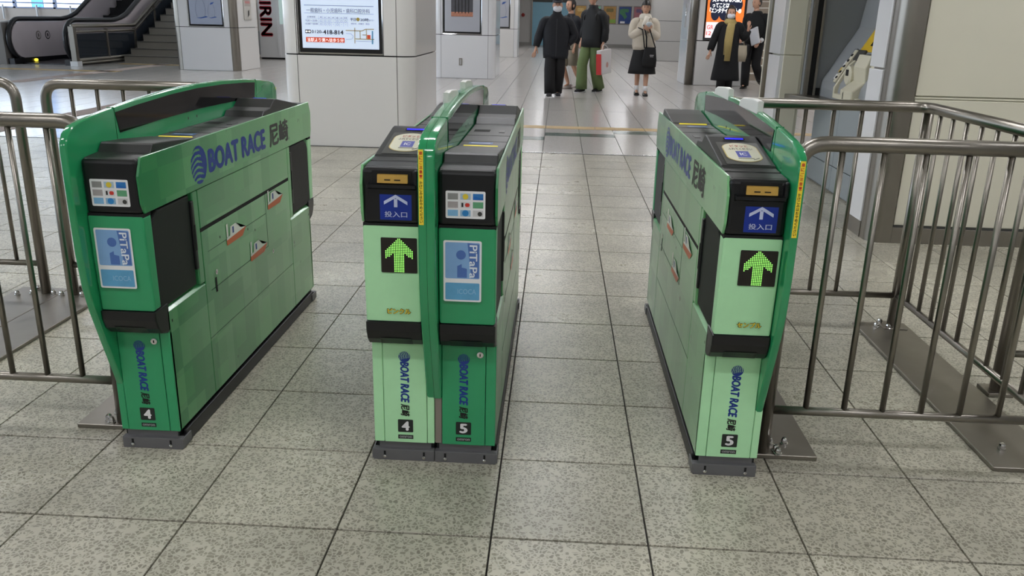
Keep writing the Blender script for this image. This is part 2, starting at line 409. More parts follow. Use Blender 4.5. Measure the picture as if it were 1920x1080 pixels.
# second pier, where the alcove ends
bm = B(); box(bm, 2.02, 2.19, 5.57, 6.3, 0, CH)
p2 = wall('wall_pier', bm, CREAM)
for z0, z1 in ((0.01, 1.01), (1.022, CH)):
    bm = B(); box(bm, 2.018, 2.168, 5.555, 5.58, z0, z1, bev=.003); obj('front_panel', bm, CREAM, p2)
    bm = B(); box(bm, 1.985, 2.02, 5.57, 5.95, z0, z1, bev=.003); obj('side_panel', bm, PANELW, p2)
bm = B(); tube(bm, [(1.99, 5.985, 0), (1.99, 5.985, CH)], .035); obj('corner_tube', bm, STEEL, p2, smooth=True)

# ---- pillars
def rounded(x0, x1, y0, y1, r, n=6):
    out = []
    for cx, cy, a0 in ((x1-r, y0+r, -90), (x1-r, y1-r, 0), (x0+r, y1-r, 90), (x0+r, y0+r, 180)):
        for k in range(n+1):
            a = math.radians(a0+90*k/n); out.append((cx+r*math.cos(a), cy+r*math.sin(a)))
    return out
def arc_panel(bm, cx, cy, r, a0, a1, z0, z1, th=.02, n=8):
    pts = [(cx+r*math.cos(math.radians(a0+(a1-a0)*k/n)), cy+r*math.sin(math.radians(a0+(a1-a0)*k/n))) for k in range(n+1)]
    pts += [(cx+(r-th)*math.cos(math.radians(a1+(a0-a1)*k/n)), cy+(r-th)*math.sin(math.radians(a1+(a0-a1)*k/n))) for k in range(n+1)]
    t = B(); prism(t, pts, z0, z1, 'z'); merge(bm, t)
def pillar(x0, x1, y0, y1, r, zj, m, mc, g=.006, poster=None, mside=None):
    mside = mside or m
    bm = B(); prism(bm, rounded(x0+.015, x1-.015, y0+.015, y1-.015, r*.9), 0, CH, 'z')
    P = tag(obj('pillar', bm, DARKM), kind='structure')
    for z0, z1, up in ((.004, zj-g, 0), (zj+g, CH, 1)):
        for sx, cx, a0 in ((0, x0+r, 180), (1, x1-r, 270)):
            bm = B(); arc_panel(bm, cx, y0+r, r, a0, a0+90, z0, z1); o = obj('corner_panel', bm, mc, P, smooth=True)
            o.modifiers.new('es', 'EDGE_SPLIT').split_angle = math.radians(30)
        for xa, xb in ((x0, x0+.025), (x1-.025, x1)):
            bm = B(); box(bm, xa, xb, y0+r+g, y1, z0, z1, bev=.002); obj('side_panel', bm, mside, P)
        if up and poster:
            pa, pb = poster
            for xa, xb in ((x0+r+g, pa-g), (pb+g, x1-r-g)):
                bm = B(); box(bm, xa, xb, y0, y0+.025, z0, z1, bev=.002); obj('front_strip', bm, m, P)
        else:
            bm = B(); box(bm, x0+r+g, x1-r-g, y0, y0+.025, z0, z1, bev=.002); obj('front_panel', bm, m, P)
    return P
def lightbox(name, x0, x1, y, z0, label, cat, face, inset=.035, zt=2.6, emit_face=True):
    """framed lit poster case let into a pillar: chrome frame, face"""
    e = empty(name, ((x0+x1)/2, y, z0)); tag(e, label, cat)
    ox, oz = (x0+x1)/2, z0
    bm = B(); box(bm, x0-ox, x1-ox, .02, .05, 0, zt-oz); obj('back_plate', bm, CHROME, e)
    bm = B()
    for pts in ([(x0-ox, 0), (x1-ox, 0), (x1-ox-inset, inset*1.4), (x0-ox+inset, inset*1.4)],):
        t = B(); vs = [t.verts.new((p[0], yy, p[1])) for p, yy in zip(pts, (.0, .0, .018, .018))]; t.faces.new(vs); merge(bm, t)
    for s, xa in ((1, x0-ox), (-1, x1-ox)):
        t = B(); t.faces.new([t.verts.new(q) for q in ((xa, 0, 0), (xa+s*inset, .018, inset*1.4), (xa+s*inset, .018, zt-oz), (xa, 0, zt-oz))]); merge(bm, t)
    bmesh.ops.recalc_face_normals(bm, faces=list(bm.faces)); obj('frame', bm, CHROME, e)
    bm = B(); box(bm, x0-ox+inset, x1-ox-inset, .004, .02, inset*1.4, zt-oz, bev=.006); f = obj('face', bm, face, e)
    return e, f, (lambda x, z, d=.0: Vector((x-ox, .002-d, z-oz)))
# big near pillar
bp_ = pillar(-2.57, -1.27, 6.42, 7.95, .16, .882, PANELC, PANELC, poster=(-2.39, -1.565))
e, f, L = lightbox('clinic_poster', -2.39, -1.565, 6.43, .89, 'backlit dental clinic poster with timetable and map on the near white pillar', 'poster', mat('poster_face', 'C4D2E6', .3, emit=.55))
dk = mat('poster_navy', '4A5575', .5); lt = mat('poster_line', '8FA0BF', .5); org = mat('poster_orange', 'E0552F', .5, emit=.12); wp = mat('poster_white', 'FFFFFF', .5, emit=.4); och = mat('poster_ochre', 'B4A24E', .5); lblue = mat('poster_blue', '6DAFD6', .5)
U, V = X_, Z_
sxp = lambda u: -2.356+(u-312)/(832-312)*(2.356-1.592)       # poster pixel column (zoomed crop) -> x
szp = lambda v: .944+(324-v)/(324-0)*.41
def ptext(s, u0, u1, v0, v1, m, **k): return text(s, L(sxp((u0+u1)/2), szp((v0+v1)/2), .001), U, V, abs(sxp(u1)-sxp(u0)), abs(szp(v1)-szp(v0)), m, f, **k)
ptext('一般歯科・小児歯科・歯科口腔外科', 352, 768, 33, 66, dk)
ptext('診療時間', 355, 408, 92, 104, dk)
for i, c in enumerate('月火水木金土日'): ptext(c, 438+i*27, 452+i*27, 94, 107, dk)
ptext('9:30〜13:00', 343, 420, 118, 130, dk); ptext('15:00〜20:00', 342, 424, 142, 154, dk)
bm = B()
for row, (v0, marks) in enumerate(((118, '1110111'), (142, '1110100'))):
    for i, c in enumerate(marks):
        o_ = L(sxp(445+i*27), szp(v0+7), .001)
        if c == '1':
            t = B(); ring = 14; a = [t.verts.new(frame_m(o_, U, V) @ Vector((.010*math.cos(2*math.pi*k/ring), .010*math.sin(2*math.pi*k/ring), 0))) for k in range(ring)]
            b2 = [t.verts.new(frame_m(o_, U, V) @ Vector((.0075*math.cos(2*math.pi*k/ring), .0075*math.sin(2*math.pi*k/ring), 0))) for k in range(ring)]
            for k in range(ring): t.faces.new((a[k], a[(k+1) % ring], b2[(k+1) % ring], b2[k]))
            merge(bm, t)
        else: quad(bm, o_, U, V, .008, .003)
for i in range(8): quad(bm, L(sxp(431+i*27), szp(126), .001), U, V, .0015, .095)
for v in (110, 136): quad(bm, L(sxp(485), szp(v), .001), U, V, .40, .0015)
obj('timetable', bm, lt, f)
bm = B(); quad(bm, L(sxp(565), szp(70), .001), U, V, .67, .003); quad(bm, L(sxp(565), szp(14), .001), U, V, .67, .005); obj('rule', bm, lt, f)
ptext('平日', 638, 675, 100, 122, dk, bold=.02); ptext('20時', 704, 760, 100, 122, dk, bold=.02); ptext('まで！', 762, 794, 108, 120, dk)
bm = B(); disc(bm, L(sxp(689), szp(109), .001), U, V, .017); obj('clock_mark', bm, och, f)
ptext('休診日…木曜日・祝日', 642, 762, 134, 147, dk)
ptext('0120-', 380, 454, 193, 215, PRINTB, bold=.01); ptext('418-814', 456, 590, 190, 222, PRINTB, bold=.03)
bm = B(); quad(bm, L(sxp(356), szp(204), .001), U, V, .055, .032, .004); obj('dial_mark', bm, PRINTB, f)
bm = B(); disc(bm, L(sxp(347), szp(204), .002), U, V, .011, .009); disc(bm, L(sxp(365), szp(204), .002), U, V, .011, .009); obj('dial_loops', bm, wp, f)
bm = B(); quad(bm, L(sxp(468), szp(263), .001), U, V, sxp(596)-sxp(340), .045); obj('banner', bm, org, f)
ptext('当駅より東へ徒歩５分', 350, 590, 250, 278, wp, bold=.02, name='banner_lettering')
bm = B()
def road(u0, v0, u1, v1, wd=.007):
    a = L(sxp(u0), szp(v0), .001); b2 = L(sxp(u1), szp(v1), .001); d = (b2-a); quad(bm, (a+b2)/2, d, Vector((0, -1, 0)).cross(d.normalized()), d.length, wd)
for s in ((605, 190, 712, 192), (712, 192, 738, 178), (738, 178, 792, 178), (666, 170, 664, 284), (742, 180, 742, 248), (700, 192, 700, 250), (668, 250, 792, 252), (715, 220, 742, 220)): road(*s)
obj('map_roads', bm, och, f)
bm = B(); road(782, 190, 780, 286, .014); obj('map_river', bm, lblue, f)
bm = B(); quad(bm, L(sxp(757), szp(234), .0015), U, V, .033, .036); obj('map_mark', bm, org, f)
bm = B()
for s in ((606, 212, 640, 214), (640, 214, 655, 232), (655, 232, 645, 252), (605, 256, 645, 252), (668, 266, 790, 268)): road(*s, wd=.003)
obj('map_lines', bm, lt, f)
# pillar 2 and its poster
pillar(-2.54, -1.23, 16.5, 17.9, .15, .895, PANELW, PANELW, poster=(-2.345, -1.525))
e, f, L = lightbox('landscape_poster', -2.345, -1.525, 16.51, .905, 'framed landscape photograph poster on the middle white pillar', 'poster', mat('poster_silver', 'B9BCC4', .25, metal=.3), zt=2.4)
L0 = lambda x, z, d=0.: L(x, z, d)
bm = B(); quad(bm, L0(-1.94, 1.66, .002), U, V, .46, .80); obj('photo_print', bm, mat('photo_dusk', '4A4A50', .4, noise=.5, nscale=7), f)
bm = B(); quad(bm, L0(-1.94, 1.31, .004), U, V, .46, .09); obj('autumn_leaves', bm, mat('photo_leaves', 'B27A62', .5, noise=.5, nscale=40), f)
bm = B(); quad(bm, L0(-1.84, 1.72, .004), U, V, .26, .22); obj('blue_sky', bm, mat('photo_blue', '4E6FB5', .4), f)
bm = B()
for i in range(5): quad(bm, L0(-2.08+i*.07, 1.50, .005), U, V, .018, .34)
obj('dark_trunks', bm, PRINTB, f)
bm = B(); box(bm, -2.0, -1.93, 16.485, 16.5, .27, .42, bev=.004); so = tag(obj('socket_plate', bm, STEELD), 'small grey socket plate low on the middle white pillar', 'socket')
bm = B(); box(bm, -1.98, -1.95, 16.482, 16.4845, .29, .40); obj('socket', bm, mat('socket_grey', 'A8A8A8', .5), so)
# pillar 3
pillar(-2.2, -1.27, 27, 28.2, .12, .905, PANELC, PANELW, poster=(-2.0, -1.53))
e, f, L = lightbox('sailing_poster', -2.0, -1.53, 27.01, .915, 'silver poster with one blue sail drawing on the far pillar', 'poster', mat('poster_silver', 'B9BCC4', .25, metal=.3), zt=2.4)
def sail(cx, cz, s, L, f):
    bm = B()
    poly(bm, L(cx, cz, .003), U, V, [(-.12*s, -.02*s), (0, -.035*s), (.18*s, .0), (.12*s, .02*s), (0, -.01*s)])
    obj('blue_wave', bm, mat('sail_blue', '35589F', .5), f); bm = B()
    poly(bm, L(cx+.02*s, cz+.42*s, .003), U, V, [(-.05*s, -.03*s), (.04*s, 0), (.10*s, .06*s), (-.02*s, .04*s)])
    obj('blue_pennant', bm, MATS['sail_blue'], f)
    bm = B()
    for k in range(8):
        a0, a1 = k/8, (k+1)/8
        def pt(a, q): return Vector((q*(.02+.10*math.sin(math.pi*(.15+.6*a)))*s, (.40*(1-a)+.0)*s, 0))
        for q in (1, -1):
            p0, p1 = pt(a0, q), pt(a1, q); d = p1-p0; M = frame_m(L(cx, cz, .003), U, V)
            quad(bm, M @ ((p0+p1)/2), (M.to_3x3() @ d), M.to_3x3() @ Vector((-d.y, d.x, 0)), d.length, .008*s)
    obj('sail_outline', bm, mat('sail_line', '6B7488', .5), f)
sail(-1.78, 1.28, 1.0, L, f)
# left column with a poster, cream right flank
pillar(-8.34, -6.93, 16.85, 18.2, .14, .918, PANELW, STEEL, poster=(-7.985, -7.2), mside=PANELC)
e, f, L = lightbox('sail_drawing_poster', -7.985, -7.2, 16.86, .925, 'pale poster with two blue sail drawings on the left column', 'poster', mat('poster_pale', 'A9B2C6', .25, metal=.2), zt=2.4)
sail(-7.70, 1.13, .9, L, f); sail(-7.46, 1.13, .65, L, f)
bm = B(); box(bm, -6.928, -6.91, 17.35, 17.8, 1.08, 2.2, bev=.004); nb = tag(obj('flank_poster', bm, mat('poster_dim', 'B9B7B0', .4)), 'small framed poster on the cream flank of the left column', 'poster')
bm = B(); quad(bm, (-6.9085, 17.575, 1.75), Y_, Z_, .38, .75); obj('print', bm, mat('poster_dimprint', 'A39B95', .5, noise=.3, nscale=6), nb)
bm = B(); quad(bm, (-6.9075, 17.575, 1.46), Y_, Z_, .30, .05); obj('red_line', bm, mat('poster_rose', 'B77A78', .5), nb)
bm = B(); poly(bm, (-6.9075, 17.6, 1.22), Y_, Z_, [(-.05, -.08), (.06, -.03), (.02, 0), (.06, .08), (-.02, .05)]); obj('grey_mark', bm, GREYT, nb)
# right hall pillar with orange poster and round steel corner
RPX = 2.80
bm = B(); box(bm, 2.80, 4.12, 16.42, 17.6, 0, CH); rp = tag(obj('pillar', bm, PANELC), kind='structure')
bm = B(); tube(bm, [(2.875, 16.40, 0), (2.875, 16.40, CH)], .085, 20); obj('corner_tube', bm, STEEL, rp, smooth=True)
for z0, z1 in ((.005, .89), (.905, CH)):
    bm = B(); box(bm, 2.78, 2.81, 16.46, 17.4, z0, z1, bev=.003); obj('side_panel', bm, PANELW, rp)
    bm = B(); box(bm, 2.97, 3.085 if z0 > .5 else 4.1, 16.33, 16.43, z0, z1, bev=.003); obj('front_panel', bm, PANELC, rp)
bm = B(); box(bm, 3.93, 4.1, 16.33, 16.43, .905, CH, bev=.003); obj('front_panel', bm, PANELC, rp)
bm = B(); box(bm, 2.97, 4.1, 16.345, 16.42, .888, .907); obj('joint', bm, DARKM, rp)
bm = B(); tube(bm, [(2.765, 16.75, 1.15), (2.765, 16.75, 1.62)], .012); obj('glass_rod', bm, CHROME, rp, smooth=True)
e, f, L = lightbox('orange_poster', 3.09, 3.925, 16.36, .915, 'backlit orange poster with white brush lettering beside the staircase', 'poster', mat('poster_orange_face', 'F2813A', .3, emit=.75), zt=2.4, inset=.04)
for o in e.children:
    if o.name.startswith(('frame', 'back_plate')): o.data.materials[0] = BLK
bm = B(); quad(bm, L(3.507, 1.115, .002), U, V, .75, .31); obj('white_foot', bm, mat('poster_white_lit', 'F4F4F6', .4, emit=.7), f)
nav = mat('poster_ink', '2A3350', .5, emit=.1)
bm = B()
for cx, cz, rx, rz in ((3.35, 1.62, .18, .22), (3.55, 1.66, .2, .2), (3.72, 1.62, .12, .14), (3.30, 1.44, .09, .14), (3.50, 1.42, .12, .12)): disc(bm, L(cx, cz, .003+.0004*cx), U, V, rx, rz)
obj('dark_shapes', bm, nav, f)
pw = mat('poster_white_text', 'FFFFFF', .4, emit=.9)
text('「笑いのなる大阪」', L(3.50, 1.72, .006), U, V, .62, .11, pw, f, shear=.1, bold=.03)
text('ってことは', L(3.40, 1.60, .006), U, V, .34, .09, pw, f, shear=.1, bold=.03)
text('「エンタテイメントの', L(3.50, 1.50, .006), U, V, .64, .10, pw, f, shear=.1, bold=.03)
text('GR', L(3.22, 1.17, .004), U, V, .13, .085, mat('poster_coral', 'E8604F', .5, emit=.3), f, bold=.02)
text('12', L(3.20, 1.05, .004), U, V, .10, .075, MATS['poster_coral'], f, bold=.02)
bm = B(); 
# back walls
bm = B(); box(bm, -2.0, 4.9, 40, 40.3, 0, CH); wbk = wall('wall_back', bm, mat('back_wall_white', 'BDBBB8', .5, noise=.02))
bm = B(); box(bm, -9.1, -2.0, 36, 36.3, 0, CH); wo = wall('wall_shops', bm, mat('ochre_wall', 'BFA27A', .6, noise=.06))
bm = B(); box(bm, -9.1, -2.0, 35.95, 36, 0, .18); obj('skirting', bm, GREYT, wo)
bm = B(); box(bm, -9.1, -9.0, 30.3, 46, 0, 6.5); wall('wall_return', bm, MATS['back_wall_white'])
bm = B(); box(bm, -9.0, 9.0, 45.9, 46, 0, CH); wall('wall_far_end', bm, MATS['back_wall_white'])
bm = B(); box(bm, 3.05, 5.9, 27, 27.3, 0, CH); w2 = wall('wall_hall', bm, DARKM)
for z0, z1 in ((.01, .63), (.642, 1.27), (1.282, 1.95), (1.962, CH)):
    bm = B(); box(bm, 3.05, 5.9, 26.97, 27.02, z0, z1, bev=.004); obj('wall_panel', bm, mat('hall_panel', 'B5B4B1', .4, noise=.02), w2)
bm = B(); box(bm, 2.9, 3.06, 26.9, 27.1, 0, CH); obj('steel_edge', bm, STEEL, w2)
bm = B(); box(bm, 4.9, 9.0, 39, 39.3, 0, CH); wall('wall_end', bm, MATS['back_wall_white'])
bm = B(); box(bm, -2.0, 4.9, 39.93, 40, 0, .16); wall('baseboard_back', bm, mat('skirt_grey', '8B8985', .4, metal=.3))
bm = B(); box(bm, -1.2, .62, 39.9, 40.0, 0.02, 2.0, bev=.01); d1 = wall('door_1', bm, mat('door_blue', '7FB2C8', .25, noise=.03))
bm = B(); box(bm, -1.2, .62, 39.88, 39.92, 2.0, 2.4); obj('door_header', bm, GREYT, d1)
bm = B()
for k in range(4): box(bm, -.2, .5, 39.88, 39.9, .55+k*.06, .575+k*.06)
obj('louvre', bm, GREYT, d1)
bm = B(); box(bm, -1.24, -1.2, 39.88, 40.0, 0, 2.4); box(bm, .62, .66, 39.88, 40, 0, 2.4); obj('door_frame', bm, STEELD, d1)
bm = B(); lathe(bm, [(.085, 0), (.085, .03), (.05, .05)], 18, Matrix.Translation((-1.65, 39.99, 1.4)) @ Matrix.Rotation(math.pi/2, 4, 'X')); tag(obj('alarm_bell', bm, mat('alarm_red', '8E2A26', .4)), 'round red alarm button on the far white wall', 'alarm')
for k, (xa, xb, c1, c2, lab, nm) in enumerate(((.80, 1.36, 'C79A52', 'E2C37C', 'ochre framed travel poster left of the green poster on the far wall', 0), (1.5, 2.06, '7FB69A', 'C9D8CF', 'pale green framed poster on the far wall', 0), (2.15, 2.78, 'B58A4B', '7A6A3A', 'golden framed poster with a green foot on the far wall', 1),
        (2.87, 3.5, '24427F', '3F7A55', 'blue and green framed map poster on the far wall', 2), (3.58, 4.14, 'A66A72', '6B5A7A', 'rose framed poster right of the map poster on the far wall', 0))):
    e = empty('wall_poster', ((xa+xb)/2, 39.95, 1.08)); tag(e, lab, 'poster', 'framed posters on the far wall'); hw = (xb-xa)/2
    bm = B(); box(bm, -hw, hw, 0, .04, 0, .82, bev=.01); obj('frame', bm, STEEL, e)
    bm = B(); box(bm, -hw+.03, hw-.03, -.006, .0, .03, .79); obj('print', bm, mat('fposter%d' % k, c1, .4, noise=.35, nscale=9), e)
    bm = B(); quad(bm, (0, -.008, .62), X_, Z_, hw*1.1, .16, .05); obj('title_patch', bm, mat('fposter_b%d' % k, c2, .4, noise=.3, nscale=14), e)
    if nm == 1: bm = B(); quad(bm, (0, -.009, .13), X_, Z_, hw*1.85, .16); obj('green_foot', bm, mat('foot_green', '8BB04B', .4), e)
    if nm == 2: bm = B(); poly(bm, (-.05, -.009, .42), X_, Z_, [(-.2, .25), (.02, .27), (.05, .1), (.16, -.08), (.05, -.2), (-.08, -.02), (-.2, .05)]); obj('map_shape', bm, MATS['fposter_b3'], e); bm = B(); quad(bm, (-.1, -.009, .09), X_, Z_, .22, .09); obj('white_box', bm, WHITE, e)
# left end: far wall with windows
bm = B(); box(bm, -22.2, -22, -7, 30.3, 0, 1.0); box(bm, -22.2, -22, -7, 30.3, 5.6, 6.5); box(bm, -22.2, -22, -7.2, -5, 1.0, 5.6); box(bm, -22.2, -22, 29.5, 30.3, 1.0, 5.6)
wall('wall_left', bm, mat('beige_wall', 'B9AFA6', .6))
bm = B()
for k in range(16): box(bm, -22.15, -22.05, -5+k*2.3, -5+k*2.3+.1, 1.0, 5.6)
for zz in (1.0, 2.3, 4.0, 5.55): box(bm, -22.15, -22.05, -5, 29.5, zz, zz+.06)
wall('window_2', bm, mat('window_frame', '7C86A0', .4, metal=.4))
bm = B(); box(bm, -22.2, 9.2, -7.3, -7, 0, 6.5); wall('wall_front', bm, mat('front_wall_white', 'C6C4BE', .5))
bm = B(); box(bm, 9, 9.2, -7, 46, 0, CH+.1); wall('wall_far_right', bm, MATS['front_wall_white'])
bm = B(); box(bm, -22, -9.0, 30, 30.3, 0, 1.2); box(bm, -22, -9.0, 30, 30.3, 5.6, 6.5); box(bm, -9.8, -9.0, 30, 30.3, 1.2, 5.6)
wl = wall('wall_atrium', bm, mat('beige_wall', 'B9AFA6', .6))
bm = B()
for k in range(8): box(bm, -21.9+k*1.55, -21.9+k*1.55+.09, 29.98, 30.1, 1.2, 5.6)
for zz in (1.2, 1.37, 2.6, 4.0, 5.55): box(bm, -22, -9.8, 29.98, 30.1, zz, zz+.05)
w1 = wall('window_1', bm, mat('window_frame', '7C86A0', .4, metal=.4))
bm = B(); box(bm, -19.65, -19.2, 30.02, 30.06, 1.2, 5.6); obj('blue_pane', bm, mat('blue_glass', '4F8FD0', .1, trans=1.), w1)
bm = B()
for k in range(5): tube(bm, [(-22+k*1.3, 29.9, .8), (-22+k*1.3, 29.9, 1.32)], .035)
obj('guard_post', bm, PANELW, w1)

# ================================================================== TICKET GATES
W_ = .1785           # width of one unit
FX0 = .1565          # inner face of its half of the shield
LEDON = mat('led_green', 'A4FF74', .5, emit=.95); LEDOFF = mat('led_off', '2A211C', .5); LEDB = mat('led_panel_black', '18140F', .4)
LCD = mat('lcd_blue', '0A0AFF', .3, emit=1.6)
OVAL = mat('reader_cream', 'D8D6C0', .4); OVRIM = mat('reader_rim', 'C9B878', .4); ICB = mat('ic_violet', '5C62B0', .4); REDT = mat('text_red', 'B8554A', .5)
YLED = mat('yellow_light_bar', 'F4E04A', .4, emit=.5); LABB = mat('deck_label_blue', '1F5E9E', .4)
CARDB = mat('card_blue', '7FA8D4', .35, noise=.08, nscale=25); CARDB2 = mat('card_deep', '4C6FB0', .4); CARDC = mat('card_cyan', '5DA0C8', .4, noise=.2, nscale=30); CARDW = mat('card_letter', 'E6EEF6', .4); CARDF = mat('card_faded', '8FBBD6', .4)
ORG = mat('boat_orange', 'C8622F', .4); BOATW = mat('boat_white', 'E6E6DE', .4)
BROWN = mat('brown_steel', '857C73', .5)
NEX, PX = -X_, X_
def pts_fin():
    f = [(-.715, .205), (-.779, .388), (-.808, .475), (-.823, .54), (-.832, .64), (-.834, .78), (-.834, .915), (-.829, .938), (-.816, .957), (-.79, .972), (-.74, .982), (-.62, .994), (-.45, 1.008), (-.22, 1.019), (0, 1.023)]
    return f + [(-y, z) for y, z in f[:-1][::-1]]
def gate(name, label, lane_x, rot, number, kana, deepstrip=None, pair=False):
    e = empty(name, (lane_x, 1.085, 0), math.pi if rot else 0); tag(e, label, 'ticket gate', 'ticket gates across the station entrance')
    P = lambda nm, bm, m, par=None, **k: obj(nm, bm, m, par or e, **k)
    # --- base
    bm = B(); box(bm, .0, W_, -.70, .70, 0, .03); box(bm, .012, W_-.004, -.70, .70, .03, .058); P('base_frame', bm, RUBBER)
    bm = B(); box(bm, -.004, .008, -.68, .68, .002, .046, bev=.003); P('side_channel', bm, RUBBER)
    for s in (-1, 1):
        ys = sorted((s*.700, s*.722)); bm = B(); box(bm, -.004, W_-.0005, ys[0], ys[1], 0, .036, bev=.0015); kp = P('kick_plate', bm, KICK)
        ys = sorted((s*.69, s*.708)); bm = B(); box(bm, .012, W_-.012, ys[0], ys[1], .036, .058); P('base_strip', bm, KICK)
        for xx in (.03, .147):
            bm = B(); box(bm, xx-.003, xx+.003, s*.7225-.0006, s*.7225+.0006, .012, .03); P('slot', bm, DARKM, kp)
            bm = B(); lathe(bm, [(.005, 0), (.005, .002), (.002, .004)], 10, Matrix.Translation((xx, s*.723, .013)) @ Matrix.Rotation(s*-math.pi/2, 4, 'X')); P('screw', bm, CHROME, kp)
        bm = B(); box(bm, -.008, -.0035, *sorted((s*.66, s*.722)), .004, .034, bev=.001); P('bracket', bm, KICK)
    # --- lower body (core) and its lane-side panels
    bm = B(); box(bm, .004, W_-.002, -.708, .708, .058, .437); box(bm, .004, FX0, -.43, .43, .437, .74); box(bm, .035, FX0, -.74, .74, .437, .74)
    P('body_core', bm, DARKM)
    def lp(y0, y1, z0, z1, nm='side_panel'):
        bm = B(); box(bm, 0, .006, y0, y1, z0, z1, bev=.0012, seg=1); return P(nm, bm, WRAP)
    sp = lp(-.4385, .4385, .618, .7395); lowp = lp(-.4385, .4385, .0585, .606)
    lp(-.712, -.4415, .0585, .437); lp(.4415, .712, .0585, .437)
    bm = B(); box(bm, .0005, .003, -.4385, .4385, .6055, .6185); P('slit', bm, DARKM)
    # thin joints of the access hatch, engraved as fine recessed lines
    bm = B()
    for y0, y1, z0, z1 in ((-.15, .40, .402, .404), (-.151, -.149, .402, .606), (-.4385, .4385, .250, .2515), (-.15, .40, .532, .5335)):
        box(bm, -.0006, .001, y0, y1, z0, z1)
    tag(P('panel_joints', bm, mat('joint_green', '1F4A33', .6)), kind='stuff')
    for yy, zz in ((.35, .45), (-.2, .37)):
        bm = B(); disc(bm, (-.0012, yy, zz), -Y_, Z_, .008, .009); lk = P('side_lock', bm, CHROME); bm = B(); quad(bm, (-.0016, yy, zz), -Y_, Z_, .002, .009); P('keyhole', bm, DARKM, lk)
    bm = B(); quad(bm, (-.001, .36, .41), -Y_, Z_, .014, .05); P('latch_slot', bm, DARKM)
    for yy, zz in ((.69, .405), (.30, .555), (-.02, .50), (-.69, .405), (.05, .52)):
        bm = B(); quad(bm, (-.001, yy, zz), -Y_, Z_, .006, .009, .002); P('rivet', bm, DARKM)
    # little racing boats printed on the side
    for k, (yy, zz) in enumerate(((.16, .525), (-.045, .41), (-.26, .555))):
        bm = B(); poly(bm, (-.0018, yy, zz), -Y_, Z_, [(-.088, -.014), (.055, -.014), (.095, .012), (-.088, .004)]); bt = P('boat_print', bm, ORG, lowp)
        bm = B(); poly(bm, (-.0019, yy, zz), -Y_, Z_, [(-.086, .004), (.094, .012), (.04, .020), (.0, .046), (-.05, .044), (-.056, .014), (-.086, .012)]); P('boat_cabin', bm, BOATW, lowp)
        bm = B(); quad(bm, (-.0018, yy+.078, zz+.036), -Y_, Z_, .013, .045); P('boat_engine', bm, BOATW, lowp)
        bm = B(); quad(bm, (-.0024, yy+.028, zz+.028), -Y_, Z_, .014, .022); P('boat_window', bm, BLUEP, lowp)
    # --- flap recesses at both ends: sloping lip, jamb, black flap
    for s in (-1, 1):
        bm = B(); t = B(); ya, yb = s*.712, s*.4415
        t.faces.new([t.verts.new(q) for q in ((0, ya, .437), (0, yb, .437), (.035, yb, .462), (.035, ya, .462))]); bmesh.ops.recalc_face_normals(t, faces=list(t.faces)); merge(bm, t)
        P('recess_lip', bm, WRAP)
        bm = B(); box(bm, 0, .035, *sorted((s*.4415, s*.478)), .445, .7395, bev=.004); P('recess_jamb', bm, WRAP)
        bm = B(); prism(bm, [(s*.492, .452), (s*.742, .452), (s*.742, .695), (s*.728, .718), (s*.70, .735), (s*.492, .735)], .004, .034, 'x', bev=.006); fl = P('flap', bm, PAD)
        bm = B(); box(bm, -.002, .012, *sorted((s*.476, s*.494)), .50, .715, bev=.003); P('flap_hinge', bm, BLK)
        bm = B(); box(bm, -.0035, .0, *sorted((s*.478, s*.486)), .56, .64, bev=.001); P('hinge_clip', bm, BLK)
    # --- head: black core, lane-side green band
    bm = B(); box(bm, .003, FX0-.001, -.786, .786, .739, .888, bev=.012, seg=3); P('head', bm, BLK)
    bm = B(); prism(bm, [(-.755, .742), (.755, .742), (.795, .80), (.795, .84), (.765, .893), (-.765, .893), (-.795, .84), (-.795, .80)] if False else [(-.775, .742), (.775, .742), (.788, .77), (.792, .845), (.768, .893), (-.768, .893), (-.792, .845), (-.788, .77)], -.002, .005, 'x', bev=.0012, seg=1)
    band = P('side_band', bm, WRAP)
    bm = B(); ball_logo(bm, (-.0026, .412, .813), -Y_, Z_, .058); P('ball_emblem', bm, BLUEP, band)
    text('BOAT RACE', (-.0026, .075, .812), -Y_, Z_, .535, .076, BLUEP, band, bold=.062)
    text('尼崎', (-.0026, -.352, .813), -Y_, Z_, .235, .09, GREYT, band, bold=.045)
    # --- end faces
    for s in (-1, 1):
        entry = s < 0; m = PALE if entry else DEEP; u = X_ if entry else -X_; N = s
        fy = lambda d: N*d
        strip = deepstrip if (deepstrip and not entry) else m
        bm = B(); box(bm, .0, .029, *sorted((fy(.70), fy(.716))), .058, .376, bev=.0015, seg=1); P('edge_strip', bm, m)
        bm = B(); box(bm, .1575, W_-.0005, *sorted((fy(.70), fy(.716 if strip is m else .712))), .058, .376, bev=.0015, seg=1); P('edge_strip', bm, strip)
        bm = B(); box(bm, .0305, .156, *sorted((fy(.70), fy(.717))), .058, .376, bev=.0015, seg=1); dr = P('lower_door', bm, m)
        cx = .093; q = fy(.7178)
        bm = B(); ball_logo(bm, (cx+(0 if entry else -.0), q, .333), -Z_, u, .0165, 30); P('ball_emblem', bm, BLUEP, dr)
        text('BOAT RACE', (cx, q, .253), -Z_, u, .13, .026, BLUEP, dr, shear=.18, bold=.06)
        text('尼崎', (cx, q, .164), -Z_, u, .040, .027, PRINTB, dr, shear=.18, bold=.045)
        bm = B(); quad(bm, (cx, q, .113), u, Z_, .045, .041, .003); nb = P('number_plate', bm, mat('number_black', '1C2220', .35), dr)
        text(number, (cx, q+N*.0006, .113), u, Z_, .024, .031, WHITE, nb, name='number', bold=.05)
        bm = B(); quad(bm, (cx, q, .077), u, Z_, .045, .013); mb = P('maker_plate', bm, MATS['number_black'], dr)
